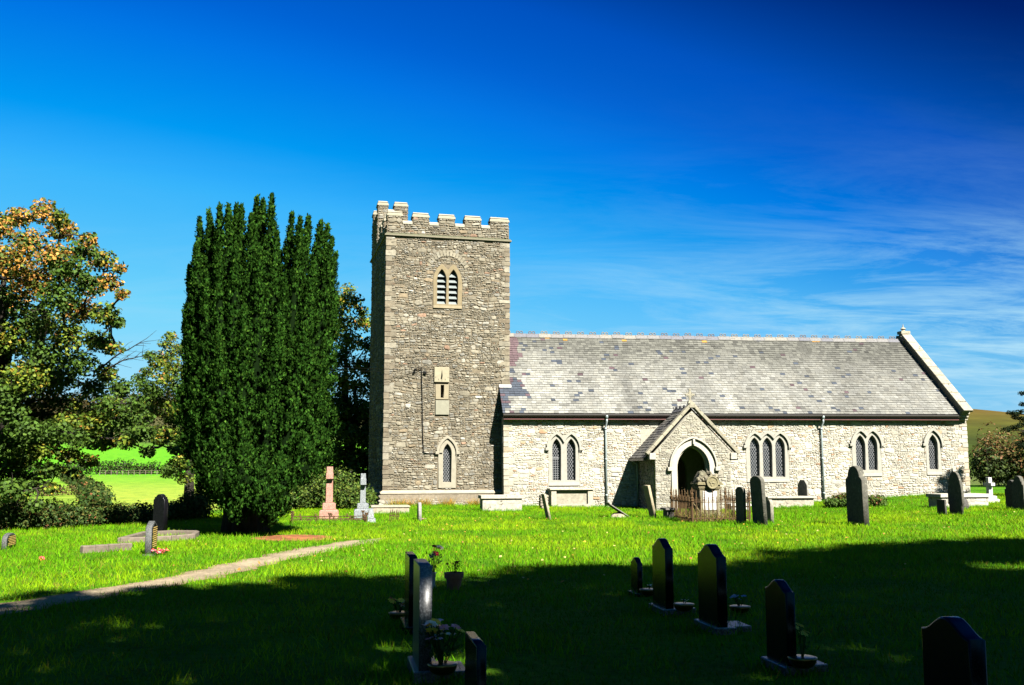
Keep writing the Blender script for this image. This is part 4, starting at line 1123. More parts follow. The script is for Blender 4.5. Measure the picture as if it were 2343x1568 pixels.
for u, v, dy in spires:
    tip = at(u, v, YY + .4 + dy) - yb
    bx = tip.x * .62 + .0; by = tip.y * .75
    zb = .95 + .35 * abs(bx) + rnd.uniform(-.1, .25)
    spire(tip, Vector((bx, by, zb)), rnd.uniform(.29, .41), 9000)
# the bulging skirt of low branches
for k in range(46):
    a = 2 * PI * k / 46 + rnd.uniform(-.1, .1); q = rnd.uniform(.8, 1.45)
    x, y = q * math.cos(a) * .92 + .06, q * math.sin(a) * .85
    zb = rnd.uniform(.45, .7) + .42 * abs(x); h = rnd.uniform(1.3, 3.2)
    spire(Vector((x * 1.2, y * 1.15, zb + h)), Vector((x * .66, y * .66, zb)), rnd.uniform(.34, .46), 5200)
for u, v, dy, rr_ in [(600, 1120, -1.5, .46), (560, 1090, -1.5, .5), (640, 1110, -1.3, .46), (510, 1090, -1.3, .46), (690, 1060, -1.0, .42), (545, 1140, -1.35, .42), (620, 1150, -1.2, .4), (720, 1030, -.5, .4), (480, 1060, -1.0, .44), (735, 960, -.2, .4), (430, 930, -.2, .36), (440, 1000, -.3, .36)]:
    c = at(u, v, YY + .4 + dy) - yb; spire(c + Vector((.0, -.05, .75)), c + Vector((0, .1, -.55)), rr_, 3600)
P = np.concatenate(PY_); N = np.concatenate(NY); S = np.concatenate(SY)
V, Fc = leaf_quads(P, N, S, rng, .5)
# point the sprigs upward and outward rather than at random
nv_ = len(P); Vr = V.reshape(nv_, 4, 3)
up = np.array((0, 0, 1.0)) + N * .55 + rng.normal(size=(nv_, 3)) * .45; up /= np.linalg.norm(up, axis=1)[:, None]
sd_ = np.cross(up, N); sd_ /= np.maximum(np.linalg.norm(sd_, axis=1)[:, None], 1e-6)
s = S[:, None]
Vr[:, 0] = P - up * s * .45; Vr[:, 1] = P + sd_ * s * .3; Vr[:, 2] = P + up * s * .6; Vr[:, 3] = P - sd_ * s * .3
V = Vr.reshape(-1, 3); C = np.repeat(np.concatenate(CYc), 4, 0)
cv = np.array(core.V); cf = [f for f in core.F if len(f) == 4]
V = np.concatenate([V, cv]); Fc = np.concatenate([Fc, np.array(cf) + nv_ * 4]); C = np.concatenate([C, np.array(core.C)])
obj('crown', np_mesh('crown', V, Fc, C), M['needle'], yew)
mb = MB()
for k in range(14):
    a = 2 * PI * k / 14; x, y = .4 * math.cos(a), .33 * math.sin(a)
    mb.tube([(x * 1.2, y * 1.2, -.2), (x * 1.1, y * 1.1, .5), (x * 1.4, y * 1.3, 1.4), (x * 1.5, y * 1.5, 3)], [.2, .15, .1, .04], 7)
mb.build('trunk', M['bark'], yew, smooth=True)

# --- hedges and shrubs
def bushy(name, label, cat, spots, leaf, npl, pal, seed, group=None, stems=True, aspect=.6, up=.55):
    rr = random.Random(seed); b = Vector((sum(s[0].x for s in spots) / len(spots), sum(s[0].y for s in spots) / len(spots), 0)); b.z = G(b.x, b.y)
    e = empty(name, b, (0, 0, 0), label, cat, group); lv = Leaves(seed); mb = MB()
    for c, rad, share in spots:
        p = Vector(c) - b; rad = rad if hasattr(rad, '__len__') else (rad, rad, rad * .8)
        lv.clump(p, rad, int(npl * share), leaf, pal(c, rr) if callable(pal) else pal, up=up)
        g = G(c.x, c.y) - b.z
        for _ in range(2):
            q = p + Vector((rr.uniform(-.7, .7) * rad[0], rr.uniform(-.7, .7) * rad[1], rr.uniform(.2, .9) * rad[2])); bough(mb, (p.x + rr.uniform(-.1, .1), p.y + rr.uniform(-.1, .1), g - .1), q, .022, .006, rr, .1, 4)
    mb.build('stems', M['bark'], e, smooth=True); obj('foliage', lv.mesh('foliage', aspect), M['leaf'], e); return e
DG = [(4, (.03, .06, .012)), (3, (.045, .085, .014)), (2, (.075, .095, .018)), (.7, (.14, .12, .03)), (.25, (.25, .1, .04))]
rr = random.Random(33); sp = []
for k in range(46):
    t = k / 45; u = 20 + 330 * t; y = 27.3 + 3.6 * t + rr.uniform(-.5, .8)
    x = (u - CX) / F * y; h = (.95 - .35 * t) * rr.uniform(.7, 1.15)
    sp.append((Vector((x, y, G(x, y) + h * .42)), (.42, .5, h * .52), .8 + .4 * h))
bushy('hedge', 'ragged bramble hedge along the left edge of the churchyard lawn', 'hedge', sp, .085, 520, DG, 33)
sp = []
for k in range(24):
    t = k / 23; u = 372 + 110 * t; y = 31.5 + 1.5 * t + rr.uniform(-.4, .6); x = (u - CX) / F * y; h = (.5 + .9 * t * t) * rr.uniform(.7, 1.2)
    sp.append((Vector((x, y, G(x, y) + h * .45)), (.35, .4, h * .52), .7 + .5 * h))
bushy('hedge', 'thin hedge of upright shoots between the tall black headstone and the yew', 'hedge', sp, .08, 420, DG, 34)
sp = []
for k in range(36):
    u = rr.uniform(640, 836); y = rr.uniform(39.5, 42.5); x = (u - CX) / F * y; h = rr.uniform(.7, 1.75) * (1 if 650 < u < 800 else .6)
    sp.append((Vector((x, y, G(x, y) + h * .5)), (.6, .5, h * .5), 1))
bushy('shrub', 'leafy green shrubs massed behind the pink granite cross', 'shrub', sp, .13, 420, [(3, (.045, .09, .014)), (3, (.07, .12, .016)), (2, (.11, .14, .02)), (1, (.03, .05, .012))], 35)
sp = []
for k in range(16):
    u = rr.uniform(1893, 2008); y = rr.uniform(39.6, 40.8); x = (u - CX) / F * y; h = rr.uniform(.3, .62) * (1 - .35 * abs(u - 1950) / 60)
    sp.append((Vector((x, y, G(x, y) + h * .6)), (.35, .35, h * .6), 1))
bushy('shrub', 'rounded reddish green shrub against the nave wall behind the tallest headstone', 'shrub', sp, .085, 420, lambda c, r_: [(3, (.06, .11, .015)), (2, (.1, .07, .02)), (2, (.15, .06, .025)), (2, (.09, .14, .02))] if c.z > G(c.x, c.y) + .25 else GREEN, 36)
sp = []
for k in range(44):
    u = rr.uniform(2222, 2420); y = rr.uniform(52, 57); x = (u - CX) / F * y; h = rr.uniform(1.5, 3.3) * (1 if u > 2250 else .8)
    sp.append((Vector((x, y, G(x, y) + h * .55)), (.9, .8, h * .5), 1.1))
bushy('bush', 'broad hedgerow bush in russet autumn leaf below the brown hill', 'bush', sp, .17, 420, lambda c, r_: [(3, (.1, .08, .02)), (2, (.16, .08, .03)), (2, (.06, .08, .015)), (1, (.2, .13, .06))] if c.z > 1.9 else [(3, (.03, .05, .012)), (2, (.05, .075, .014))], 37)
# dark conifer whose boughs reach into the right edge
ce = empty('conifer_tree', (0, 0, 0), (0, 0, 0), 'black silhouetted conifer reaching in at the right edge of the churchyard', 'tree')
cb = Vector((at(2420, 1100, 41).x, 41, 0)); cb.z = G(cb.x, cb.y); ce.location = cb
mb = MB(); mb.tube([(0, 0, -.2), (.05, 0, 2.5), (0, .1, 5.5)], [.22, .15, .04], 8); lv = Leaves(39); rr = random.Random(39)
for k in range(34):
    z = 1.6 + 3.7 * k / 33; a = rr.uniform(0, 6.28); q = (1.75 - .22 * z) * rr.uniform(.7, 1.1)
    if k % 4 == 0: a = PI + rr.uniform(-.3, .3)
    tip = Vector((q * math.cos(a), q * math.sin(a), z + rr.uniform(-.1, .3)))
    pts = bough(mb, (0, 0, z - .15), tip, .04, .01, rr, .08, 5)
    for p in pts[2:]:
        lv.clump(p, (.2, .2, .1), 90, .09, [(3, (.012, .02, .01)), (2, (.018, .03, .012))], up=.6)
for u, v in [(2312, 945), (2322, 948), (2332, 942), (2300, 984), (2312, 980), (2325, 976), (2338, 970), (2340, 960), (2330, 1015), (2341, 1020), (2340, 900), (2341, 925), (2325, 955)]:
    p = at(u, v, 41 + rr.uniform(-.3, .3)) - cb; bough(mb, (0, 0, p.z - .3), p, .035, .012, rr, .06, 5); lv.clump(p, (.2, .25, .11), 110, .1, [(3, (.012, .02, .01)), (2, (.018, .03, .012))], up=.6)
mb.build('trunk', M['bark'], ce, smooth=True); obj('crown', lv.mesh('crown', .4), M['needle'], ce)

# hedges out in the valley fields
def far_hedge(label, pts, h, w, seed, leaf=.5, nper=90, pal=DG, name='hedge'):
    rr = random.Random(seed); sp = []; P = resample([(p[0], p[1], 0) for p in pts], max(8, int(sum(math.dist(pts[i], pts[i + 1]) for i in range(len(pts) - 1)) / (w * 1.1))))
    for x, y, _ in P:
        q = rr.uniform(.7, 1.25); x += rr.uniform(-.4, .4) * w; y += rr.uniform(-.3, .3) * w
        sp.append((Vector((x, y, G(x, y) + h * q * .42)), (w * q, w * q, h * q * .6), 1))
    return bushy(name, label, 'hedge', sp, leaf, nper, pal, seed)
def fp(u, rdist):
    k = (u - CX) / F; y = rdist / math.sqrt(1 + k * k); return (k * y, y)
far_hedge('dark hedge running across the valley between mown field and upper meadow', [fp(u, 262 + (u - 150) * .02) for u in range(60, 520, 20)], 3.2, 2.4, 50, .6, 330, [(4, (.02, .035, .008)), (2, (.04, .055, .012))])
far_hedge('row of hedge bushes dividing the valley fields lengthwise', [fp(238, 97), fp(222, 112), fp(200, 140), fp(180, 175), fp(160, 220)], 1.7, 1.3, 51, .4, 150)
far_hedge('rusty hedge crossing the small field left of the row of bushes', [fp(70, 128), fp(110, 128), fp(150, 130), fp(200, 130)], 1.6, 1.4, 52, .3, 110, [(3, (.12, .09, .03)), (2, (.06, .07, .02)), (1, (.2, .12, .05))])
far_hedge('line of trees along the top of the upper meadow', [fp(u, 478) for u in range(150, 560, 26)], 9, 7, 53, 1.2, 330, [(3, (.03, .05, .012)), (2, (.06, .075, .018)), (1, (.12, .09, .03))])
far_hedge('brownish copse on the far hillside beyond the meadow', [fp(u, 680 + 30 * math.sin(u * .05)) for u in range(60, 500, 18)], 13, 9, 54, 1.7, 300, [(3, (.1, .07, .028)), (2, (.06, .055, .02)), (2, (.03, .04, .012))], 'copse')
# the valley fence: posts and two rails
def fpost(u): p = fp(u, 256.5 + (u - 150) * .02); return Vector((p[0], p[1], G(*p)))
fe = empty('field_fence', fpost(300), (0, 0, 0), 'pale post and rail fence in front of the far valley hedge', 'fence'); b0 = fpost(300)
for u in range(236, 400, 13):
    p = fpost(u) - b0; mb = MB(); mb.box(p.x - .06, p.x + .06, p.y - .06, p.y + .06, p.z - .2, p.z + 1.2, (.26, .22, .15)); mb.build('post', M['palestone'], fe)
for h in (.6, 1.1):
    mb = MB(); mb.tube([fpost(u) - b0 + Vector((0, -.1, h)) for u in range(236, 394, 13)], .035, 5, (.22, .19, .13)); mb.build('rail', M['palestone'], fe)

# --- trees standing behind the camera: they throw the foreground shade
SUN = Vector((.538, -.92, .98))        # direction toward the sun
SHP = [(4, (.03, .06, .012)), (3, (.045, .08, .014))]
def added_shade_tree(label, x, y, h, rad, low, seed, n=150, leaf=.42, extra=()):
    rr = random.Random(seed); cl = []; b = Vector((x, y, G(x, y)))
    for _ in range(n):
        t = rr.random(); z = low + (h - low) * t
        w = rad * (math.sin(PI * min(1, .18 + .82 * (1 - t))) ** .55 if t > .5 else (.65 + .7 * t)); a = rr.uniform(0, 6.283); q = w * math.sqrt(rr.random())
        cl.append((Vector((x + q * math.cos(a), y + q * math.sin(a), z)), (.95, .95, .7), 1))
    for e in extra: cl.append((Vector(e[:3]), (e[3], e[3], e[3] * .8), 1.4))
    return tree('beech_tree', label, 'tree', b, low * .9, .4, cl, leaf, 95, lambda c, r_: SHP, seed, twigs=0)
def along(u, v, yt):      # point in the row at depth yt whose shadow falls on the ground seen at u,v
    g = gp(u, v); t = (g.y - yt) / .92
    return g + SUN * t
# ================================================================ GRAVES
CXa = Vector((math.cos(R(10)), math.sin(R(10)), 0)); CYa = Vector((-math.sin(R(10)), math.cos(R(10)), 0)); GROT = R(10) + PI / 2
def shape(kind, W, H):
    w = W / 2
    def arc(cx_, cz_, r, a0, a1, n=8, sz=1.0): return [(cx_ + r * math.cos(R(a0 + (a1 - a0) * i / n)), cz_ + r * sz * math.sin(R(a0 + (a1 - a0) * i / n))) for i in range(n + 1)]
    if kind == 'flat': return [(-w, 0), (w, 0), (w, H), (-w, H)]
    if kind == 'round': return [(-w, 0), (w, 0)] + arc(0, H - w * .8, w, 0, 180, 14, .8)
    if kind == 'segment': return [(-w, 0), (w, 0)] + arc(0, H - W * .22, w, 0, 180, 12, .44)
    if kind == 'shoulder':    # round head on small shoulders
        s = w * .72; return [(-w, 0), (w, 0), (w, H - w * .9), (w * .93, H - w * .78)] + arc(0, H - w * .72, s, 6, 174, 12) + [(-w * .93, H - w * .78), (-w, H - w * .9)]
    if kind == 'ogee':        # serpentine top
        pts = []
        for i in range(17):
            t = 1 - 2 * i / 16; pts.append((w * t, H - .16 * W * (1 - math.cos(PI * min(1, abs(t) * 1.0))) * .62))
        return [(-w, 0), (w, 0)] + pts
    if kind == 'gothic':
        return [(-w * .86, 0), (w * .86, 0), (w * .86, H * .28), (w, H * .3), (w, H * .45)] + [(w * math.cos(PI / 2 * i / 9) ** .9 if i < 9 else 0, H * .45 + H * .55 * math.sin(PI / 2 * i / 9)) for i in range(10)] + [(-w * math.cos(PI / 2 * i / 9) ** .9, H * .45 + H * .55 * math.sin(PI / 2 * i / 9)) for i in range(8, -1, -1)] + [(-w, H * .3), (-w * .86, H * .28)]
    if kind == 'gable': return [(-w, 0), (w, 0), (w, H - .35 * w), (0, H), (-w, H - .35 * w)]
    if kind == 'clipped': return [(-w, 0), (w, 0), (w, H - w * .5), (w * .45, H), (-w * .45, H), (-w, H - w * .5)]
    if kind == 'stepped':
        return [(-w, 0), (w, 0), (w, H - w * 1.0), (w * .78, H - w * .93), (w * .78, H - w * .62)] + arc(0, H - w * .58, w * .58, 0, 180, 12) + [(-w * .78, H - w * .62), (-w * .78, H - w * .93), (-w, H - w * 1.0)]
    if kind == 'pillar':
        return [(-w, 0), (w, 0), (w, H * .86), (w * .8, H * .885), (w * .8, H * .92)] + arc(0, H - w * .7, w * .6, 20, 160, 8) + [(-w * .8, H * .92), (-w * .8, H * .885), (-w, H * .86)]

PLACED = []     # (x, y, radius) where longer grass grows
def headstone(label, uf, uc, ue, vt, vb, kind, mat, col=(.2, .19, .16), name='headstone', east=False, lean=(0, 0), bevel=.012, group=None, plinth=0, letters=0, Wmax=.95, sink=.1, gold=None, W=None, plate=0, platemat=None, face=False):
    """west or east face between uf and uc, the south edge between uc and ue (pixels of the enlarged photo)"""
    p = gp(uc, vb); k = pxm(p); sgn = -1 if east else 1
    rx = (p.x) / p.y
    T = max(.07, abs(ue - uc) / k / (math.cos(R(10)) - 0))
    fs = abs(math.sin(R(10)) + rx * math.cos(R(10)))
    if W is None: W = min(Wmax, max(.3, abs(uc - uf) / k / max(fs, .06)))
    H = (vb - vt) / k * (1.0)
    ctr = p + CYa * (W / 2) + CXa * (sgn * T / 2); ctr.z = G(ctr.x, ctr.y)
    H += p.z - ctr.z
    rot = (lean[0], lean[1], GROT)
    e = empty(name, ctr, rot, label, 'headstone', group)
    me = slab([shape(kind, W, H + sink - plinth)], T, bevel, col); me.transform(Matrix.Translation((0, -T / 2, -sink + plinth)))
    obj('tablet', me, mat, e)
    if plinth:
        mb = MB(); mb.box(-W / 2 - .04, W / 2 + .04, -T / 2 - .08, T / 2 + .04, -.1, plinth, col); mb.build('plinth', platemat or mat, e, bevel=.008)
    if plate:      # ledge on the east side that carries the flowers
        mb = MB(); mb.box(-W * .33, W * .33, -T / 2 - .1 - plate * .8, -T / 2 - .102, -.1, .06, col); mb.build('ledge', platemat or mat, e, bevel=.006)
    if face:
        me = slab([shape(kind, W - .05, H - .06 - plinth)], .008, 0); me.transform(Matrix.Translation((0, -T / 2 - .0085, plinth + .02))); obj('polished_face', me, M['black'], e); T += .016
    if letters:
        mb = MB(); rr = random.Random(int(uc)); z = H * .86
        for i in range(letters):
            x = -W * .36 + (.0 if i % 3 else .06) ; z -= (H * .62) / letters; hh = (H * .62) / letters * .42
            while x < W * .36:
                w = rr.uniform(.02, .055); mb.box(x, x + w, -T / 2 - .004, -T / 2 + .002, z, z + hh); x += w + rr.uniform(.008, .016)
        mb.build('inscription', gold or M['gold'], e)
    PLACED.append((ctr.x, ctr.y, max(W, .4) * .62)); return e, W, T, H

SL = (.09, .086, .075); SG = (.13, .126, .1); ST = (.34, .32, .25)
OS, PS = M['oldstone'], M['palestone']
# -- old stones on the sunny lawn, right side
headstone('tallest grey headstone with shouldered round head, on the sunny lawn right of the porch', 1937, 1976, 1990, 1067, 1204, 'shoulder', OS, (.13, .125, .1), lean=(-.01, 0))
headstone('pointed gothic headstone beside the low wall tomb near the east gable', 2169, 2202, 2208, 1080, 1180, 'gothic', OS, SG, Wmax=.8)
headstone('short square dark stone standing left of the pointed gothic headstone', 2143, 2162, 2164, 1144, 1180, 'flat', OS, SL)
headstone('stepped dark headstone in front of the pair at the right edge', 2301, 2330, 2337, 1099, 1166, 'stepped', OS, SL, lean=(-.05, 0))
headstone('round headed headstone behind the stepped one at the right edge', 2315, 2343, 2352, 1081, 1160, 'stepped', OS, SG)
headstone('small arched slate headstone in front of the nave wall below the three light window', 1825, 1847, 1851, 1099, 1157, 'clipped', OS, (.3, .29, .25))
headstone('narrow lichened headstone at the corner of the iron railing', 1680, 1702, 1708, 1115, 1201, 'segment', OS, SG, lean=(0, .0), Wmax=.6)
headstone('broad leaning headstone, tallest of the three beside the iron railing', 1716, 1748, 1757, 1090, 1203, 'segment', OS, SG, lean=(-.05, 0), Wmax=.8)
headstone('smallest lichened headstone of the three beside the iron railing', 1754, 1763, 1771, 1144, 1198, 'round', OS, ST, Wmax=.45)
# thin leaning stones
headstone('thin headstone leaning left in front of the porch side wall', 1494, 1497, 1503, 1110, 1186, 'flat', PS, (.4, .34, .22), lean=(-.2, 0), Wmax=.6, W=.55)
headstone('thin headstone leaning left before the table tomb', 1252, 1256, 1261, 1130, 1190, 'flat', PS, (.42, .37, .26), lean=(-.2, 0), W=.5)
headstone('slim headstone seen edge on beside the low kerbed ledger at the tower', 953, 957, 964, 1151, 1193, 'clipped', OS, (.33, .32, .3), W=.55)
# tilted slab with its stone bed
p = gp(1425, 1183); k = pxm(p); e = empty('fallen_headstone', p, (0, 0, GROT), 'fallen headstone slab propped aslant on a rough stone in the grass', 'headstone')
mb = MB(); mb.hexa([(-.25, .52, .42), (.25, .52, .42), (.25, -.3, -.1), (-.25, -.3, -.1), (-.25, .57, .5), (.25, .57, .5), (.25, -.2, 0), (-.25, -.2, 0)], (.25, .235, .2)); mb.build('slab', OS, e, bevel=.012)
mb = MB(); mb.ball((0, .12, .0), .33, (.4, .34, .24), 9, (.9, 1.05, .5), .12); mb.build('bed_stone', PS, e)
PLACED.append((p.x, p.y, .5))
# -- chest and table tombs
def tomb(label, u0, u1, vt, vb, depth, kind='chest', col=(.48, .45, .36), cap=.1, over=.07, mat=None, name='chest_tomb', dark=None):
    p = gp(u0, vb); q = gp(u1, vb); k = pxm(p); Lx = (u1 - u0) / k / math.cos(R(10)); H = (vb - vt) / k
    e = empty(name, p + Vector((0, 0, 0)), (0, 0, R(10)), label, 'tomb'); e.location.z = G(p.x, p.y)
    mb = MB(); mat = mat or PS
    zc = max(0, H - cap)
    if kind == 'chest':
        mb.box(over, Lx - over, over, depth - over, -.3, zc - .002, col); mb.build('chest', mat, e, bevel=.01)
        s = MB(); rubble(s, over + .01, Lx - over - .01, 0.02, zc - .01, [(2, tuple(c * 1.05 for c in col)), (1, tuple(c * .85 for c in col))], lambda x, d, z: (x, over - d, z), seed=int(u0), big=1.5, dmin=.004, dmax=.012); s.build('facing', mat, e)
    elif kind == 'table':
        mb.box(over, over + .22, over, depth - over, -.3, zc - .002, col); mb.build('end_slab', mat, e, bevel=.01)
        mb = MB(); mb.box(Lx - over - .22, Lx - over, over, depth - over, -.3, zc - .002, col); mb.build('end_slab', mat, e, bevel=.01)
        s = MB(); s.box(over + .221, Lx - over - .221, over + .1, depth - over - .1, -.3, zc - .01, tuple(c * .8 for c in col)); s.build('side_panel', mat, e)
        s = MB(); s.box(over + .02, Lx - over - .02, over - .05, over - .01, -.2, .12, tuple(c * .9 for c in col)); s.build('footing', mat, e, bevel=.02)
    s = MB(); s.frustum(0, Lx, 0, depth, zc, H, .012, tuple(c * 1.04 for c in col)); s.build('top_slab', mat, e, bevel=.012)
    for i in range(5): PLACED.append((p.x + (q.x - p.x) * i / 4, p.y, .3))
    return e
tomb('long pale chest tomb at the tower foot where nave and tower meet', 1100, 1199, 1134, 1170, .85, col=(.47, .44, .36), cap=.13)
tomb('table tomb with thin overhanging slab under the twin nave window', 1258, 1363, 1118, 1160.5, .7, 'table', (.5, .46, .35), cap=.07)
tomb('ruinous low chest tomb with long slab under the three light window', 1757, 1876, 1137, 1164, .9, 'chest', (.46, .42, .33), cap=.07, over=.1)
tomb('whitish walled chest tomb beyond the gothic headstone at the east gable', 2153, 2279, 1131, 1164, 1.0, 'chest', (.52, .49, .41), cap=.13)
tomb('dark small chest tomb at the left corner of the iron railing', 1523, 1552, 1163, 1190, .6, 'chest', (.15, .14, .12), cap=.07, over=.08)
tomb('flat ledger tomb low in the grass at the foot of the tower', 848, 937, 1158, 1177, .9, 'chest', (.42, .37, .27), cap=.06, over=.04, name='ledger_tomb')
tomb('white marble slab tomb behind the iron railing', 1672, 1722, 1153, 1172, .7, 'chest', (.62, .6, .55), cap=.1, over=.06)
p = gp(1245, 1164); e = empty('stone_pile', p, (0, 0, .2), 'pile of loose flat stones at the left end of the table tomb', 'stones')
for i in range(5):
    mb = MB(); a = rnd.uniform(-.04, .04); mb.box(-.17 + a, .15 + a, -.15, .2, .11 * i, .11 * i + .1, (.36, .32, .24)); mb.build('loose_stone', PS, e, bevel=.02)
# tiny dark stone and white cross by the gable
p = gp(2200, 1146); mb = MB(); mb.ball((0, 0, .12), .3, (.1, .095, .085), 9, (.9, .6, 1.05), .05); tag(mb.build('boulder', OS, None, loc=p), 'small dark boulder at the foot of the nave east corner', 'stone')
def cross(label, u, vt, vb, wpx, mat, steps, col=(.4, .4, .4), arm_at=.8, name='cross_monument', armh=None, span=.55, celtic=False):
    """monument cross standing edge on: arms run along the church axis's cross direction"""
    p = gp(u, vb); k = pxm(p); H = (vb - vt) / k; T = wpx / k
    e = empty(name, p, (0, 0, GROT), label, 'cross', None); z = 0
    p0 = p + CYa * .45; e.location = (p0.x, p0.y, G(p0.x, p0.y))
    for wv, hv in steps:
        mb = MB(); w, h = wv / k, hv / k; mb.frustum(-w / 2, w / 2, -w / 2, w / 2, z - (.15 if z == 0 else 0), z + h * .86, .0, col); mb.frustum(-w / 2, w / 2, -w / 2, w / 2, z + h * .86 + .001, z + h, .05, col); mb.build('step', mat, e, bevel=.008); z += h + .001
    mb = MB(); mb.frustum(-T * .62, T * .62, -T * .55, T * .55, z, H, T * .07, col); mb.build('shaft', mat, e, bevel=.008)
    za = z + (H - z) * arm_at; ah = (armh or T * .8)
    mb = MB(); mb.box(-span / 2, span / 2, -T * .56, T * .56, za - ah / 2, za + ah / 2, col); mb.build('arms', mat, e, bevel=.008)
    PLACED.append((p0.x, p0.y, .6)); return e
cross('pink granite cross on stepped plinth inside low rusty railing', 752, 1069, 1190, 15, M['pink'], [(44, 22), (30, 16)], arm_at=.74, armh=.19)
cross('grey granite cross on stepped plinth between pink cross and tower', 830, 1085, 1190, 12, M['palegran'], [(40, 24), (26, 13)], arm_at=.72, armh=.2)
cross('small white cross on stone base in front of the russet bush', 2281, 1085, 1142, 9, M['white'], [(30, 8), (22, 7)], arm_at=.62, armh=.12, span=.5)
# fragment beside the grey cross
p = gp(848, 1195); mb = MB(); mb.frustum(-.12, .16, -.15, .15, -.05, .12, .02, (.4, .42, .43)); mb.frustum(-.1, .1, -.12, .12, .121, .42, .04, (.36, .38, .39)); tag(mb.build('stone_block', M['palegran'], None, bevel=.01, loc=p, rot=(0, 0, R(10))), 'grey granite footing block at the right foot of the grey cross', 'stone')

# -- railings
def finial(mb, x, y, z, s=1.0, c=None):
    mb.lathe([(.012 * s, 0), (.024 * s, .02 * s), (.012 * s, .04 * s), (.02 * s, .075 * s), (.004 * s, .16 * s)], (x, y, z), 6, c)
def scroll(mb, x, y, z, axis, s=.05):
    for sg in (-1, 1):
        c = (x + sg * s * 1.05 if axis == 'x' else x, y + (sg * s * 1.05 if axis == 'y' else 0), z)
        mb.ring(c, s * .7, .009, 10, 4, 'xz' if axis == 'x' else 'yz')
p = gp(1584, 1196); LX, LY = 1.86, 1.95
rail = empty('iron_railing', p, (0, 0, R(10)), 'tall rusty iron railing with spear finials around the carved monument', 'railing'); rail.location.z = G(p.x, p.y)
IR = M['iron']
for (x, y) in ((0, 0), (LX, 0), (0, LY), (LX, LY)):
    mb = MB(); mb.tube([(x, y, -.2), (x, y, .64)], .035, 8); mb.lathe([(.03, .64), (.06, .66), (.045, .7), (.06, .74), (.03, .78), (.045, .83), (.05, .88), (.02, .92), (.03, .95), (.004, 1.08)], (x, y, 0), 8)
    mb.build('corner_post', IR, rail, smooth=False)
def side(a, b, n, axis):
    a, b = Vector(a), Vector(b)
    for z in (.12, .62): 
        mb = MB(); mb.tube([a + Vector((0, 0, z)), b + Vector((0, 0, z))], .014, 5); mb.build('rail', IR, rail)
    for i in range(1, n):
        q = a.lerp(b, i / n); mb = MB(); tall = i % 2
        mb.tube([q + Vector((0, 0, .0)), q + Vector((0, 0, .84 if tall else .68))], .018, 5); finial(mb, q.x, q.y, .84 if tall else .66, .95)
        if tall: scroll(mb, q.x, q.y, .685, axis, .045)
        if tall: mb.tube([q + (Vector((-.04, 0, .76)) if axis == 'x' else Vector((0, -.04, .76))), q + (Vector((.04, 0, .76)) if axis == 'x' else Vector((0, .04, .76)))], .01, 4)
        mb.build('bar', IR, rail)
side((0, 0, 0), (LX, 0, 0), 14, 'x'); side((0, LY, 0), (LX, LY, 0), 12, 'x'); side((0, 0, 0), (0, LY, 0), 15, 'y'); side((LX, 0, 0), (LX, LY, 0), 13, 'y')
RAILC = rail.location + CXa * LX / 2 + CYa * LY / 2
# carved monument inside
mo = empty('carved_monument', p + CXa * .92 + CYa * 1.15, (0, 0, R(10)), 'carved stone monument with oval cartouche and white panel inside the railing', 'monument'); mo.location.z = G(mo.location.x, mo.location.y)
c = (.25, .22, .14)
mb = MB(); mb.box(-.44, .44, -.36, .36, -.2, .2, c); mb.box(-.38, .38, -.3, .3, .2, .26, c); mb.build('plinth', PS, mo, bevel=.01)
mb = MB(); mb.box(-.33, .33, -.25, .25, .261, .98, c); mb.build('pedestal', PS, mo, bevel=.01)
mb = MB(); mb.box(-.235, .235, -.275, -.251, .33, .93); mb.build('white_panel', M['white'], mo, bevel=.006)
mb = MB()
for z0, z1, o in ((.981, 1.03, .03), (1.031, 1.07, .06), (1.071, 1.12, .02), (1.121, 1.17, .1), (1.171, 1.21, .07)): mb.box(-.33 - o, .33 + o, -.25 - o, .25 + o, z0, z1, (.27, .235, .13))
mb.build('cornice', PS, mo, bevel=.006)
mb = MB(); rr = random.Random(8)
mb.add([(x, y, z) for y in (-.15, .2) for x, z in ((-.4, 1.21), (.4, 1.21), (.3, 1.34), (.12, 1.42), (0, 1.5), (-.22, 1.55), (-.33, 1.36))], [(6, 5, 4, 3, 2, 1, 0), (7, 8, 9, 10, 11, 12, 13)] + [(i, (i + 1) % 7, 7 + (i + 1) % 7, 7 + i) for i in range(7)], (.2, .18, .12))
for i in range(26):
    x = rr.uniform(-.36, .34); mb.ball((x, rr.uniform(-.2, -.1), 1.22 + rr.random() * (.33 - .45 * abs(x + .05))), rr.uniform(.04, .085), vary((.25, .225, .155), .7, 1.3, rr), 6, jit=.2)
for i in range(5): mb.ball((-.2 + rr.uniform(-.1, .1), -.1, 1.48 + rr.uniform(-.03, .09)), rr.uniform(.06, .1), (.25, .235, .16), 7, jit=.2)
mb.build('carved_crest', PS, mo)
mb = MB(); mb.tube([(0.05, -.3, 1.2), (0.05, -.39, 1.2)], .19, 20, (.26, .23, .125)); mb.ring((.05, -.39, 1.2), .18, .028, 20, 6, 'xz', (.29, .26, .15))
for i in range(3): mb.ring((.05 + (-.05, .05, 0)[i], -.395, 1.2 + (.04, .03, -.05)[i]), .055, .018, 10, 5, 'xz', (.32, .285, .17), rr.uniform(0, 3), rr.uniform(4, 6))
mb.ball((.05, -.395, 1.2), .03, (.32, .29, .18), 6)
mb.build('cartouche', PS, mo)
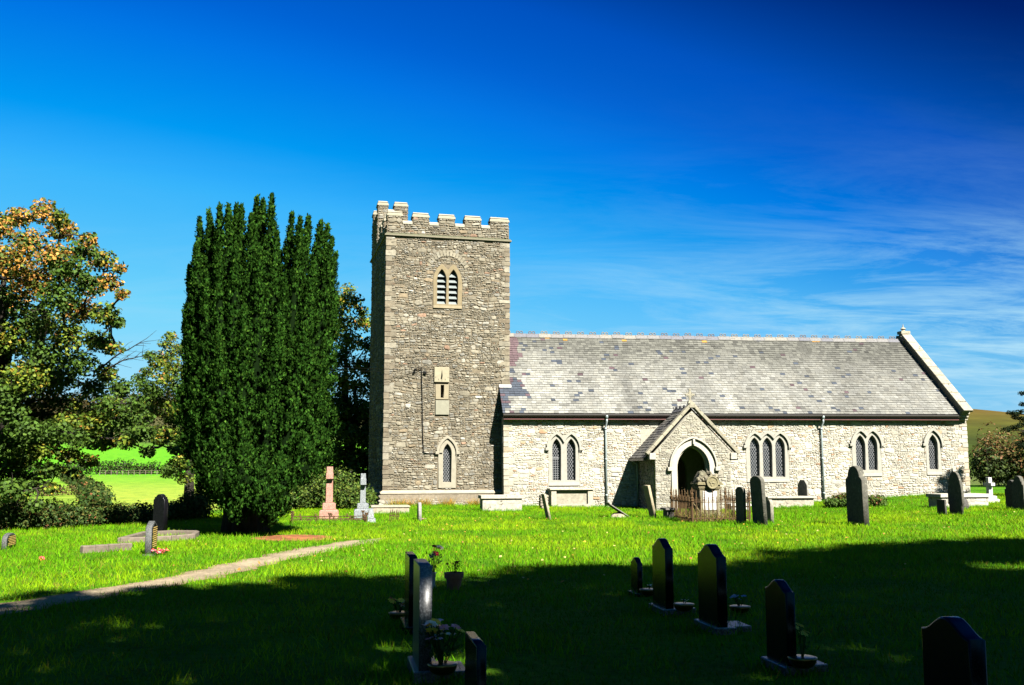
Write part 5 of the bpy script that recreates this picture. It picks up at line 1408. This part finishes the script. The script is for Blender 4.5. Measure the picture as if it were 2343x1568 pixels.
# low rusty railing round the pink cross
p = gp(668, 1200); q = gp(838, 1199); LX2 = (q - p).length
rl = empty('iron_railing', p, (0, 0, math.atan2(q.y - p.y, q.x - p.x)), 'low rusty iron railing with leaf finials around the pink granite cross', 'railing'); rl.location.z = G(p.x, p.y)
D2 = 1.5
for x, y in ((0, 0), (LX2 * .5, 0), (LX2, 0), (0, D2), (LX2, D2)):
    mb = MB(); mb.tube([(x, y, -.1), (x, y, .24)], .02, 6); mb.ball((x, y, .28), .05, None, 6, (1, 1, .8)); 
    for a in range(4): mb.tube([(x, y, .26), (x + .06 * math.cos(a * 1.57 + .4), y + .06 * math.sin(a * 1.57 + .4), .32)], .014, 4)
    mb.build('post', IR, rl)
for a, b, n_ in (((0, 0), (LX2, 0), 9), ((0, D2), (LX2, D2), 9), ((0, 0), (0, D2), 6), ((LX2, 0), (LX2, D2), 6)):
    mb = MB(); mb.tube([(a[0], a[1], .15), (b[0], b[1], .15)], .012, 5); mb.tube([(a[0], a[1], .03), (b[0], b[1], .03)], .01, 5)
    for i in range(1, n_):
        t = i / n_; x, y = a[0] + (b[0] - a[0]) * t, a[1] + (b[1] - a[1]) * t
        mb.ring((x, y, .09), .05, .009, 8, 4, 'xz' if a[1] == b[1] else 'yz')
        if i % 2: mb.tube([(x, y, .15), (x, y, .25)], [.03, .004], 5); mb.tube([(x - .035, y, .22), (x + .035, y, .2)], .012, 4)
    mb.build('side_rail', IR, rl)
PLACED += [(p.x + (q.x - p.x) * i / 12, p.y, .16) for i in range(13)]
p = gp(900, 1192); rg = empty('iron_railing', p, (0, .12, R(30)), 'broken scrap of rusty railing standing before the ledger tomb', 'railing')
for i in range(5):
    mb = MB(); mb.tube([(.07 * i - .14, 0, -.05), (.07 * i - .14, 0, .2 + .05 * (i % 2))], .013, 5); finial(mb, .07 * i - .14, 0, .2 + .05 * (i % 2), .8); mb.build('bar', IR, rg)
mb = MB(); mb.tube([(-.17, 0, .16), (.18, 0, .16)], .012, 5); mb.build('rail', IR, rg)

# -- left side memorials
e, W, T, H = headstone('black headstone with gold lettering and pointed top, beside the kerbs at left', 363, 345, 331, 1195, 1272, 'gable', M['midgran'], east=True, letters=10, plinth=.03, W=.62, face=True)
headstone('small dark headstone with rounded top and faint lettering at far left edge', 24, 14, 3, 1222, 1258, 'segment', M['midgran'], east=True, W=.66, letters=6, face=True)
K0 = M['black']; p = gp(365, 1222); k = pxm(p); H = (1222 - 1130) / k; W = 31 / k  # black granite here stands in for shade the yew does not cast
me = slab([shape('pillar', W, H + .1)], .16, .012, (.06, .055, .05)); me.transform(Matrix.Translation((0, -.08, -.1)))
e = empty('headstone', p, (0, 0, R(-20)), 'tall headstone coloured black for yew shade, with stepped round top, left of the yew', 'headstone'); obj('tablet', me, K0, e)
def kerb(label, pts, h, w, col=(.21, .17, .13)):
    P = [gp(u, v) for u, v in pts]; b = P[0]; e = empty('grave_kerb', b, (0, 0, 0), label, 'kerb')
    for i in range(len(P) - 1):
        a, c = P[i] - b, P[i + 1] - b; n_ = Vector((-(c - a).y, (c - a).x, 0)).normalized() * w / 2; mb = MB()
        mb.hexa([a - n_ + Vector((0, 0, -.1)), c - n_ + Vector((0, 0, -.1)), c + n_ + Vector((0, 0, -.1)), a + n_ + Vector((0, 0, -.1)), a - n_ + Vector((0, 0, h)), c - n_ + Vector((0, 0, h * .95)), c + n_ + Vector((0, 0, h * .95)), a + n_ + Vector((0, 0, h))], vary(col, .85, 1.1, rnd)); mb.build('kerb_stone', PS, e, bevel=.018)
    return e
kerb('bow topped pale kerb stone lying alone in the grass at left', [(186, 1266), (215, 1264), (245, 1262), (272, 1260), (299, 1258)], .15, .14)
kerb('low stone kerb around the grave behind the gold lettered headstone', [(274, 1243), (335, 1241), (390, 1238), (440, 1234), (450, 1226), (400, 1225), (330, 1228), (274, 1243)], .13, .12)

# flowers -----------------------------------------------------------------
def petals(mb, c, r, col, n=7, rr=rnd):
    c = Vector(c); ax = Vector((rr.uniform(-.6, .6), rr.uniform(-.9, .1), 1)).normalized(); t = ax.orthogonal().normalized(); b = ax.cross(t)
    for k in range(n):
        a = 2 * PI * k / n; d = t * math.cos(a) + b * math.sin(a); s = t * -math.sin(a) + b * math.cos(a)
        mb.add([c, c + d * r * .6 + s * r * .3 + ax * r * .25, c + d * r + ax * r * .12, c + d * r * .6 - s * r * .3 + ax * r * .25], [(0, 1, 2, 3)], tuple(min(.9, x * rr.uniform(.8, 1.2)) for x in col))
    mb.ball(c + ax * r * .12, r * .2, (.5, .35, .05), 6)
def bouquet(name, label, loc, n, spread, h, cols, size, pot=None, seed=1, cat='flowers'):
    rr = random.Random(seed); e = empty(name, loc, (0, 0, rr.uniform(0, 6)), label, cat); stm = MB(); z0 = 0
    if pot == 'pot':
        mb = MB(); mb.lathe([(.085, -.02), (.115, .16), (.135, .16), (.14, .235), (.12, .235), (.11, .2)], (0, 0, 0), 18); mb.build('pot', M['terracotta'], e, smooth=False); z0 = .2
    if pot == 'vase':
        mb = MB(); mb.lathe([(.05, -.01), (.045, .02), (.03, .06), (.04, .2), (.055, .22), (.045, .22)], (0, 0, 0), 14); mb.build('vase', M['white'], e, smooth=True); z0 = .2
    if pot == 'bowl':
        mb = MB(); mb.lathe([(.06, -.005), (.1, .02), (.115, .06), (.12, .075), (.1, .08)], (0, 0, 0), 18); mb.build('rose_bowl', M['chrome'], e, smooth=True); z0 = .07
    for i in range(n):
        a, q = rr.uniform(0, 6.28), spread * math.sqrt(rr.random()); p = Vector((q * math.cos(a), q * math.sin(a), z0 + h * rr.uniform(.65, 1.05)))
        stm.tube([(p.x * .15, p.y * .15, z0 - .01), (p.x * .6, p.y * .6, z0 + (p.z - z0) * .55), tuple(p)], .004, 4, (.03, .08, .015))
        fl = MB(); petals(fl, p, size * rr.uniform(.75, 1.2), rr.choice(cols), 7, rr); fl.build('bloom', M['petal'], e)
    for i in range(n * 3):
        a, q = rr.uniform(0, 6.28), spread * 1.1 * math.sqrt(rr.random()); p = Vector((q * math.cos(a), q * math.sin(a), z0 + h * rr.uniform(.15, .8))); d = Vector((rr.uniform(-1, 1), rr.uniform(-1, 1), .8)).normalized() * size * 1.3; s = d.orthogonal().normalized() * size * .25
        stm.add([p, p + d * .5 + s, p + d, p + d * .5 - s], [(0, 1, 2, 3)], (.03, .085, .015))
    stm.build('stems', M['leaf'], e); return e
RED = (.42, .02, .04); PINK = (.6, .3, .42); YEL = (.6, .36, .04); WHT = (.7, .66, .6); CRM = (.55, .45, .3)
bouquet('flower_spray', 'red and white flowers laid at the foot of the gold lettered headstone', gp(364, 1271), 16, .17, .1, [RED, RED, (.6, .1, .15), WHT], .05, None, 3)
bouquet('flower_spray', 'single red flower lying in the lawn at far left', gp(98, 1284), 3, .05, .06, [RED, (.55, .03, .05)], .05, None, 4)
bouquet('flower_spray', 'small pink posy in the grass right of the slim headstone by the tower', gp(969, 1192), 6, .08, .06, [PINK, RED], .04, None, 5)
# -- foreground row in the shade
K = M['black']; GG = M['greygran']
headstone('tall black headstone standing behind the speckled granite one in the foreground', 929, 934, 953, 1277, 1452, 'flat', K, W=.62, plinth=.08, plate=.2, bevel=.008)
headstone('speckled grey granite headstone with sloping top in the foreground', 945, 957, 986, 1300, 1562, 'flat', GG, W=.62, plinth=.09, plate=.25, platemat=GG, bevel=.006)
headstone('low dark headstone cut by the lower edge of the photo, middle foreground', 1083, 1089, 1106, 1483, 1650, 'flat', K, W=.6, bevel=.008)
headstone('smallest black headstone at the back of the shaded right row', 1443, 1459, 1471, 1279, 1366, 'ogee', K, Wmax=.5, plinth=.05, plate=.22)
headstone('black headstone with peaked top, second from the back in the shaded right row', 1492, 1524, 1543, 1238, 1408, 'ogee', K, Wmax=.62, plinth=.07, plate=.24, platemat=GG)
headstone('widest black headstone with curved top in the middle of the shaded right row', 1596, 1643, 1667, 1253, 1452, 'ogee', K, Wmax=.7, plinth=.07, plate=.24, platemat=GG)
headstone('lower black headstone with wavy top near the front of the shaded right row', 1752, 1803, 1826, 1337, 1545, 'ogee', K, Wmax=.68, plinth=.07, plate=.26, platemat=GG)
headstone('nearest black headstone with swept curved top at bottom right', 2112, 2232, 2276, 1434, 1760, 'ogee', K, Wmax=.78, plinth=.07)
bouquet('flower_vase', 'pink and yellow flowers in a gilt rose bowl beside the speckled headstone', gp(1012, 1541, .09), 20, .14, .3, [WHT, PINK, PINK, YEL, YEL], .05, 'bowl', 11)
bouquet('potted_plant', 'terracotta pot with spent red flowers on the shaded lawn', gp(1038, 1349), 9, .13, .2, [(.1, .02, .02), (.14, .05, .03)], .03, 'pot', 12)
bouquet('flower_vase', 'white vase of red roses behind the speckled headstone', gp(990, 1346), 9, .1, .36, [RED, RED, CRM], .055, 'vase', 13)
bouquet('flower_bowl', 'bowl of red and yellow flowers left of the black foreground headstone', gp(913, 1417), 10, .1, .14, [RED, YEL, CRM], .045, 'bowl', 14)
bouquet('flower_bowl', 'empty looking rose bowl on the ledge of the peaked black headstone', gp(1564, 1397, .075), 2, .04, .05, [CRM], .03, 'bowl', 15)
bouquet('flower_bowl', 'tiny bowl of flowers at the back of the shaded right row', gp(1484, 1362, .07), 3, .05, .06, [CRM, WHT], .03, 'bowl', 16)
bouquet('flower_bowl', 'pale blue flowers beside the widest black headstone', gp(1693, 1402), 7, .11, .13, [(.2, .3, .5), (.3, .4, .55)], .035, 'bowl', 17)
bouquet('flower_vase', 'yellow green flowers in a bowl on the ledge of the wavy black headstone', gp(1836, 1525, .075), 6, .06, .26, [(.4, .35, .06), (.3, .3, .05)], .035, 'bowl', 18)

# -- overhead electricity cable
for i, (va, dz) in enumerate(((776, 0), (789, -.16))):
    a = at(-160, va - 28 + i * 2, 33); b = TO + Matrix.Rotation(TPH, 3, 'Z') @ Vector((1.24, -.13, 5.66 + dz * .6)); mb = MB()
    pts = [a.lerp(b, t / 24) + Vector((0, 0, -.25 * 4 * (t / 24) * (1 - t / 24))) for t in range(25)]
    mb.tube([q - a for q in pts], .0045, 5); o = mb.build('overhead_cable', M['cable'], None, loc=a)
    tag(o, ('upper' if i == 0 else 'lower') + ' black electricity cable slung from the left tree to the tower bracket', 'cable', 'cables to the tower')
# ================================================================ GRASS
def in_church(x, y):
    dx, dy = x - NO.x, y - NO.y; a = dx * math.cos(NPH) + dy * math.sin(NPH); b = -dx * math.sin(NPH) + dy * math.cos(NPH)
    m = (a > -.1) & (a < 21.1) & (b > -.06) & (b < 6.3) | (a > 5.6) & (a < 9.05) & (b > -2.6) & (b < 0)
    dx, dy = x - TO.x, y - TO.y; a = dx * math.cos(TPH) + dy * math.sin(TPH); b = -dx * math.sin(TPH) + dy * math.cos(TPH)
    return m | (a > -.25) & (a < 5.6) & (b > -.25) & (b < 6.2)
def path_dist(x, y):
    d = np.full(x.shape, 99.)
    for p in pth[::3]: d = np.minimum(d, np.hypot(x - p[0], y - p[1]))
    return d
rng = np.random.default_rng(123)
def blades(x, y, h, w, cols, rng, zoff=0):
    n = len(x); z = GZ(x, y) - .01 + zoff; a = rng.random(n) * 6.283; lean = rng.normal(size=(n, 2)) * .45 * h[:, None]
    V = np.empty((n, 3, 3)); dx, dy = np.cos(a) * w / 2, np.sin(a) * w / 2
    V[:, 0] = np.stack([x - dx, y - dy, z], 1); V[:, 1] = np.stack([x + dx, y + dy, z], 1); V[:, 2] = np.stack([x + lean[:, 0], y + lean[:, 1], z + h], 1)
    c = np.repeat(cols[:, None, :], 3, 1).copy(); c[:, :2] *= .8
    return V.reshape(-1, 3), c.reshape(-1, 3)
n = 430000
y = 6.0 + 40.0 * rng.random(n) ** .72; x = (rng.random(n) * 2 - 1) * (.54 * y + 1.0)
keep = ~in_church(x, y) & (beyond(x, y) < 1.2 + rng.random(n))
pd = path_dist(x, y); keep &= (pd > .22 + .36 * rng.random(n) * (.4 + 1.2 * fbm(x * 1.5, y * 1.5, 2))) | (x > pth[-12, 0])
q = np.hypot((x - pe0.x) / ex, (y - pe0.y) / ey); keep &= (q > .62 + .6 * rng.random(n))
x, y = x[keep], y[keep]; n = len(x)
tuft = .55 * fbm(x * 2.3, y * 2.3, 3) + .45 * fbm(x * .7 + 3, y * .7, 2) + .03; tone = fbm(x * .45 + 8, y * .45, 3)
h = (.025 + .12 * rng.random(n) * np.clip(tuft * 1.9 - .25, .15, 1.3)) * np.where(y < 16, 1.0, 1.15); w = rng.uniform(.008, .017, n) * (1 + y / 60)
base = np.array((.082, .225, .0025))[None] * (1 + rng.uniform(-.45, .4, (n, 1)))
yel = np.array((.19, .31, .004))[None]; dk = np.array((.03, .12, .002))[None]
t = np.clip((tone - .36) * 3.2 + rng.normal(size=n) * .3, 0, 1)[:, None]; cols = base * (1 - t) + yel * t * rng.uniform(.8, 1.2, (n, 1))
t = (np.clip((.46 - tuft) * 5, 0, 1) * .85)[:, None]; cols = cols * (1 - t) + dk * t
k = rng.random(n) < .13; cols[k] = np.array((.15, .15, .018)) * rng.uniform(.6, 1.2, (k.sum(), 1))
V1, C1 = blades(x, y, h, w, cols, rng)
# longer grass at the foot of stones, walls and hedge
xs, ys = [], []
for px_, py_, r_ in PLACED:
    m = int(170 * r_ / .4); a = rng.random(m) * 6.283; qq = r_ * (.5 + .7 * rng.random(m)); xs.append(px_ + qq * np.cos(a)); ys.append(py_ + qq * np.sin(a))
t = rng.random(5200); xs.append(NO.x + (t * 20.9) * math.cos(NPH) + np.sin(NPH) * rng.uniform(.05, .4, 5200)); ys.append(NO.y + t * 20.9 * math.sin(NPH) - rng.uniform(.08, .4, 5200))
t = rng.random(1500); xs.append(TO.x - .2 + t * 5 * math.cos(TPH) + .1); ys.append(TO.y - .38 + t * 5 * math.sin(TPH) - rng.uniform(0, .2, 1500))
x = np.concatenate(xs); y = np.concatenate(ys); k = ~in_church(x, y); x, y = x[k], y[k]; n = len(x)
h = rng.uniform(.06, .17, n); w = rng.uniform(.01, .018, n); cols = np.array((.08, .23, .003))[None] * rng.uniform(.6, 1.4, (n, 1))
V2, C2 = blades(x, y, h, w, cols, rng)
V = np.concatenate([V1, V2]); C = np.concatenate([C1, C2])
tag(obj('grass', np_mesh('grass', V, np.arange(len(V)).reshape(-1, 3), C), M['blade']), 'bright green mown churchyard grass', 'grass', kind='stuff')
# dry weeds inside the tall railing and on the tower plinth
n = 1500; lx, ly = rng.uniform(.05, LX - .05, n), rng.uniform(.05, LY - .05, n)
x = rail.location.x + CXa.x * lx + CYa.x * ly; y = rail.location.y + CXa.y * lx + CYa.y * ly
cols = np.array([(.22, .17, .04), (.15, .16, .03), (.3, .22, .08), (.1, .14, .02)])[rng.integers(0, 4, n)] * rng.uniform(.7, 1.3, (n, 1))
V1, C1 = blades(x, y, rng.uniform(.15, .45, n), rng.uniform(.012, .025, n), cols, rng)
n = 26; lx, ly = rng.uniform(.05, LX * .5, n), rng.uniform(.05, LY - .05, n); x = rail.location.x + CXa.x * lx + CYa.x * ly; y = rail.location.y + CXa.y * lx + CYa.y * ly
V2, C2 = blades(x, y, rng.uniform(.7, 1.1, n), rng.uniform(.012, .02, n), np.tile(np.array((.3, .24, .12)), (n, 1)), rng)
V = np.concatenate([V1, V2]); C = np.concatenate([C1, C2])
tag(obj('weeds', np_mesh('weeds', V, np.arange(len(V)).reshape(-1, 3), C), M['blade']), 'dry yellowing weeds growing inside the tall iron railing', 'weeds', kind='stuff')
n = 900; t = rng.choice(np.array([.08, .14, .2, .3, .36, .5, .55, .74, .78]), n) + rng.normal(size=n) * .02
lx = t * 5; ly = -.36 + rng.uniform(-.1, .1, n); x = TO.x + lx * math.cos(TPH) - ly * math.sin(TPH); y = TO.y + lx * math.sin(TPH) + ly * math.cos(TPH)
V, C = blades(x, y, rng.uniform(.12, .42, n), rng.uniform(.015, .03, n), np.array([(.28, .2, .03), (.2, .2, .03), (.35, .17, .03)])[rng.integers(0, 3, n)] * rng.uniform(.7, 1.2, (n, 1)), rng)
tag(obj('weeds', np_mesh('weeds', V, np.arange(len(V)).reshape(-1, 3), C), M['blade']), 'yellow orange tufts growing along the foot of the tower plinth', 'weeds', kind='stuff')
# fallen leaves scattered on the lawn
n = 330; y = rng.uniform(15, 39, n); x = rng.uniform(-.35, .5, n) * y; k = ~in_church(x, y) & (path_dist(x, y) > .3); x, y = x[k], y[k]; n = len(x)
P = np.stack([x, y, GZ(x, y) + .055], 1); N = np.tile(np.array((0, -.35, 1.0)), (n, 1)) + rng.normal(size=(n, 3)) * .3
V, Fc = leaf_quads(P, N, rng.uniform(.035, .075, n), rng, .8)
C = np.repeat(np.array([(.5, .3, .04), (.42, .2, .04), (.5, .4, .15), (.3, .13, .04)])[rng.integers(0, 4, n)], 4, 0)
tag(obj('fallen_leaves', np_mesh('fallen_leaves', V, Fc, C), M['leaf']), 'yellow fallen leaves scattered over the lawn', 'leaves', kind='stuff')

# ================================================================ SHADE TREES behind the camera
YR_ = -5.0
edge = [(-120, 1392), (60, 1368), (250, 1350), (450, 1340), (640, 1326), (800, 1322), (950, 1330), (1100, 1318), (1220, 1288), (1380, 1288), (1520, 1292), (1660, 1296), (1760, 1262), (1900, 1250), (2050, 1240), (2200, 1236), (2400, 1236)]
tops = [along(u, v, YR_) for u, v in edge]
rr = random.Random(9)
groups = [[], [], [], [], []]
xs_ = [t.x for t in tops]; cuts = np.linspace(min(xs_), max(xs_) + .01, 6)
HOLES = [(gp(u, v), r) for u, v, r in [(1004, 1520, .36), (740, 1462, .1), (2118, 1361, .25), (2305, 1300, .25), (290, 1437, .05), (1700, 1420, .0), (560, 1392, .05)]]
def lit(c):
    t = (c.z - 0) / .98; gx_, gy_ = c.x - .538 * t, c.y + .92 * t
    return any(math.hypot((gx_ - p.x) / 1.0, (gy_ - p.y) / 1.15) < r + .42 for p, r in HOLES)
def top_at(x): return float(np.interp(x, xs_, [t.z for t in tops]))
xx = min(xs_) - 1.0
while xx < max(xs_) + 4:
    zt = top_at(xx); z = zt - .75
    while z > 4.2:
        for dy in (-1.2, .9) if rr.random() < .6 else (0,):
            if rr.random() < .975:
                gi = int(np.clip(np.searchsorted(cuts, xx) - 1, 0, 4)); yy = YR_ + dy + rr.uniform(-.6, .6); s = .92 / 1.0
                # slide along the sun so that the shadow edge stays where it is
                k = (yy - YR_) / -.92
                q_ = Vector((xx + .538 * k + rr.uniform(-.4, .4), yy, z + .98 * k + rr.uniform(-.2, .2))); edge_ = z > zt - 1.0
                if lit(q_): continue
                if edge_: q_.z += rr.uniform(-.9, .55)
                sz = rr.uniform(.6, .95) if edge_ else 1.0
                groups[gi].append((q_, (sz, sz, sz * .8), .75 if edge_ else 1.0))
        z -= .95
    xx += .95
places = ['westernmost', 'second', 'middle', 'fourth', 'easternmost']
for i, g in enumerate(groups):
    if not g: continue
    mx = sum(c[0].x for c in g) / len(g); my = sum(c[0].y for c in g) / len(g)
    tree('beech_tree', f'tall beech behind the viewer, {places[i]} of the row shading the near graves', 'tree', Vector((mx, my, G(mx, my))), 3.6, .4, g, .42, 120, lambda c, r_: SHP, 200 + i, 'beeches shading the foreground', twigs=0)

added_shade_tree('broad unseen beech added behind the viewer on the west side to block skylight', -14, -4, 16, 6.5, 2.5, 301, 170)  # extra unseen trees, added to cut skylight on the near ground
added_shade_tree('bushy unseen beech added behind the viewer to the east to block skylight', 19, 2, 14, 5, 2.0, 302, 140)
added_shade_tree('round unseen beech added behind the viewer to the south to block skylight', -5, -13, 17, 6, 2.5, 303, 150)

# ================================================================ LIGHT, SKY, CAMERA
SUNV = SUN.normalized(); elev = math.asin(SUNV.z)
ld = bpy.data.lights.new('sun', 'SUN'); ld.energy = 5.0; ld.angle = R(.5); ld.color = (1, .95, .86)
lo = bpy.data.objects.new('sun', ld); lo.rotation_euler = (-SUNV).to_track_quat('-Z', 'Y').to_euler(); lo.location = (20, -30, 40); link(lo)
wd = bpy.data.worlds.new('World'); SC.world = wd; wd.use_nodes = True; nt = wd.node_tree; nt.nodes.clear()
sky = nt.nodes.new('ShaderNodeTexSky'); sky.sky_type = 'NISHITA'; sky.sun_disc = False; sky.sun_elevation = elev
sky.sun_rotation = math.atan2(SUNV.x, SUNV.y); sky.air_density = 1.0; sky.dust_density = .6; sky.ozone_density = 2.0; sky.altitude = 200
EXPO = 3.1; SKYK = 1 / (.05 * 2 ** EXPO)
# the photograph's polarising filter: skylight is most polarised, and so most darkened, at right angles to the sun
tc = nt.nodes.new('ShaderNodeTexCoord')
def mth(op, a, b=None):
    n_ = nt.nodes.new('ShaderNodeMath'); n_.operation = op
    for i, q in enumerate((a, b)):
        if q is None: continue
        if isinstance(q, bpy.types.NodeSocket): nt.links.new(q, n_.inputs[i])
        else: n_.inputs[i].default_value = q
    return n_.outputs[0]
vd = nt.nodes.new('ShaderNodeVectorMath'); vd.operation = 'DOT_PRODUCT'; nt.links.new(tc.outputs['Generated'], vd.inputs[0]); vd.inputs[1].default_value = SUNV
c2 = mth('MULTIPLY', vd.outputs['Value'], vd.outputs['Value'])
pol = mth('MULTIPLY', mth('SUBTRACT', 1.0, mth('MULTIPLY', .85, mth('DIVIDE', mth('SUBTRACT', 1.0, c2), mth('ADD', 1.0, c2)))), .125)
cpol = nt.nodes.new('ShaderNodeCombineXYZ')
for i in range(3): nt.links.new(pol, cpol.inputs[i])
sclr = mixc(nt, 1.0, sky.outputs[0], cpol.outputs[0], 'MULTIPLY')
rc = nt.nodes.new('ShaderNodeRGBCurve'); nt.links.new(sclr, rc.inputs['Color'])
for ch, pts in ((0, [(.85, 0), (1.17, .045), (2.2, .16), (4, .36), (8, .7)]),
                (1, [(.34, .016), (.556, .085), (.765, .125), (.93, .18), (1.83, .46), (3.32, .66), (8, .9)]),
                (2, [(.59, .15), (.98, .53), (1.19, .6), (1.6, .78), (2.73, .97), (8, 1)])):
    cvs = rc.mapping.curves[ch].points
    cvs[0].location = (0, 0); cvs[1].location = (1, pts[-1][1])
    for x_, y_ in pts[:-1]: cvs.new(x_ / 8, y_)
    for q in cvs: q.handle_type = 'VECTOR'
rc.mapping.extend = 'HORIZONTAL'; rc.mapping.update()
gmo = mixc(nt, 1.0, rc.outputs[0], (SKYK, SKYK, SKYK), 'MULTIPLY')
# thin cirrus
sx = nt.nodes.new('ShaderNodeSeparateXYZ'); nt.links.new(tc.outputs['Generated'], sx.inputs[0])
zz = mth('ADD', mth('MAXIMUM', sx.outputs[2], 0.0), .12)
cb = nt.nodes.new('ShaderNodeCombineXYZ'); nt.links.new(mth('DIVIDE', sx.outputs[0], zz), cb.inputs[0]); nt.links.new(mth('DIVIDE', sx.outputs[1], zz), cb.inputs[1])
mp = nt.nodes.new('ShaderNodeMapping'); mp.inputs['Rotation'].default_value = (0, 0, R(-24)); mp.inputs['Scale'].default_value = (.75, 1.7, 1); nt.links.new(cb.outputs[0], mp.inputs[0])
n1 = noise(nt, mp.outputs[0], 1.5, 9, .68); n1.node.inputs['Distortion'].default_value = .55; n2 = noise(nt, cb.outputs[0], .28, 3, .5)
cl_ = mth('MULTIPLY', ramp(nt, n1, [(.43, .0), (.66, 1)]), mth('MULTIPLY', ramp(nt, n2, [(.3, .4), (.6, 1)]), ramp(nt, mth('ADD', mth('MULTIPLY', sx.outputs[0], .5), .5), [(.3, .3), (.5, .35), (.66, 1)])))
low = ramp(nt, sx.outputs[2], [(.0, 1), (.14, 1), (.19, .6), (.235, .16), (.3, .03), (.4, 0)])
cl_ = mth('MULTIPLY', cl_, low)
WHITE = tuple(c * SKYK for c in (.4, .72, .94))
cl_ = mth('MINIMUM', mth('ADD', cl_, mth('MULTIPLY', ramp(nt, sx.outputs[2], [(.0, .5), (.09, .3), (.17, .08), (.24, 0)]), ramp(nt, mth('ADD', mth('MULTIPLY', sx.outputs[0], .5), .5), [(.45, .25), (.62, 1)]))), 1.0)
skyc = mixc(nt, cl_, gmo, WHITE)
bg = nt.nodes.new('ShaderNodeBackground'); bg.inputs[1].default_value = .05; nt.links.new(skyc, bg.inputs[0])
wo = nt.nodes.new('ShaderNodeOutputWorld'); nt.links.new(bg.outputs[0], wo.inputs[0])

cd = bpy.data.cameras.new('camera'); cam = bpy.data.objects.new('camera', cd); cam.location = (0, 0, EYE); cam.rotation_euler = (PI / 2 + PITCH, 0, 0)
cd.sensor_width = 36; cd.lens = F / 2342 * 36; cd.clip_start = .05; cd.clip_end = 12000; link(cam); SC.camera = cam
SC.view_settings.view_transform = 'Standard'; SC.view_settings.look = 'None'; SC.view_settings.exposure = EXPO; SC.view_settings.gamma = 1
SC.render.film_transparent = False
SC.cycles.max_bounces = 6; SC.cycles.diffuse_bounces = 1; SC.cycles.glossy_bounces = 3; SC.cycles.transmission_bounces = 3; SC.cycles.transparent_max_bounces = 4
SC.cycles.use_denoising = True
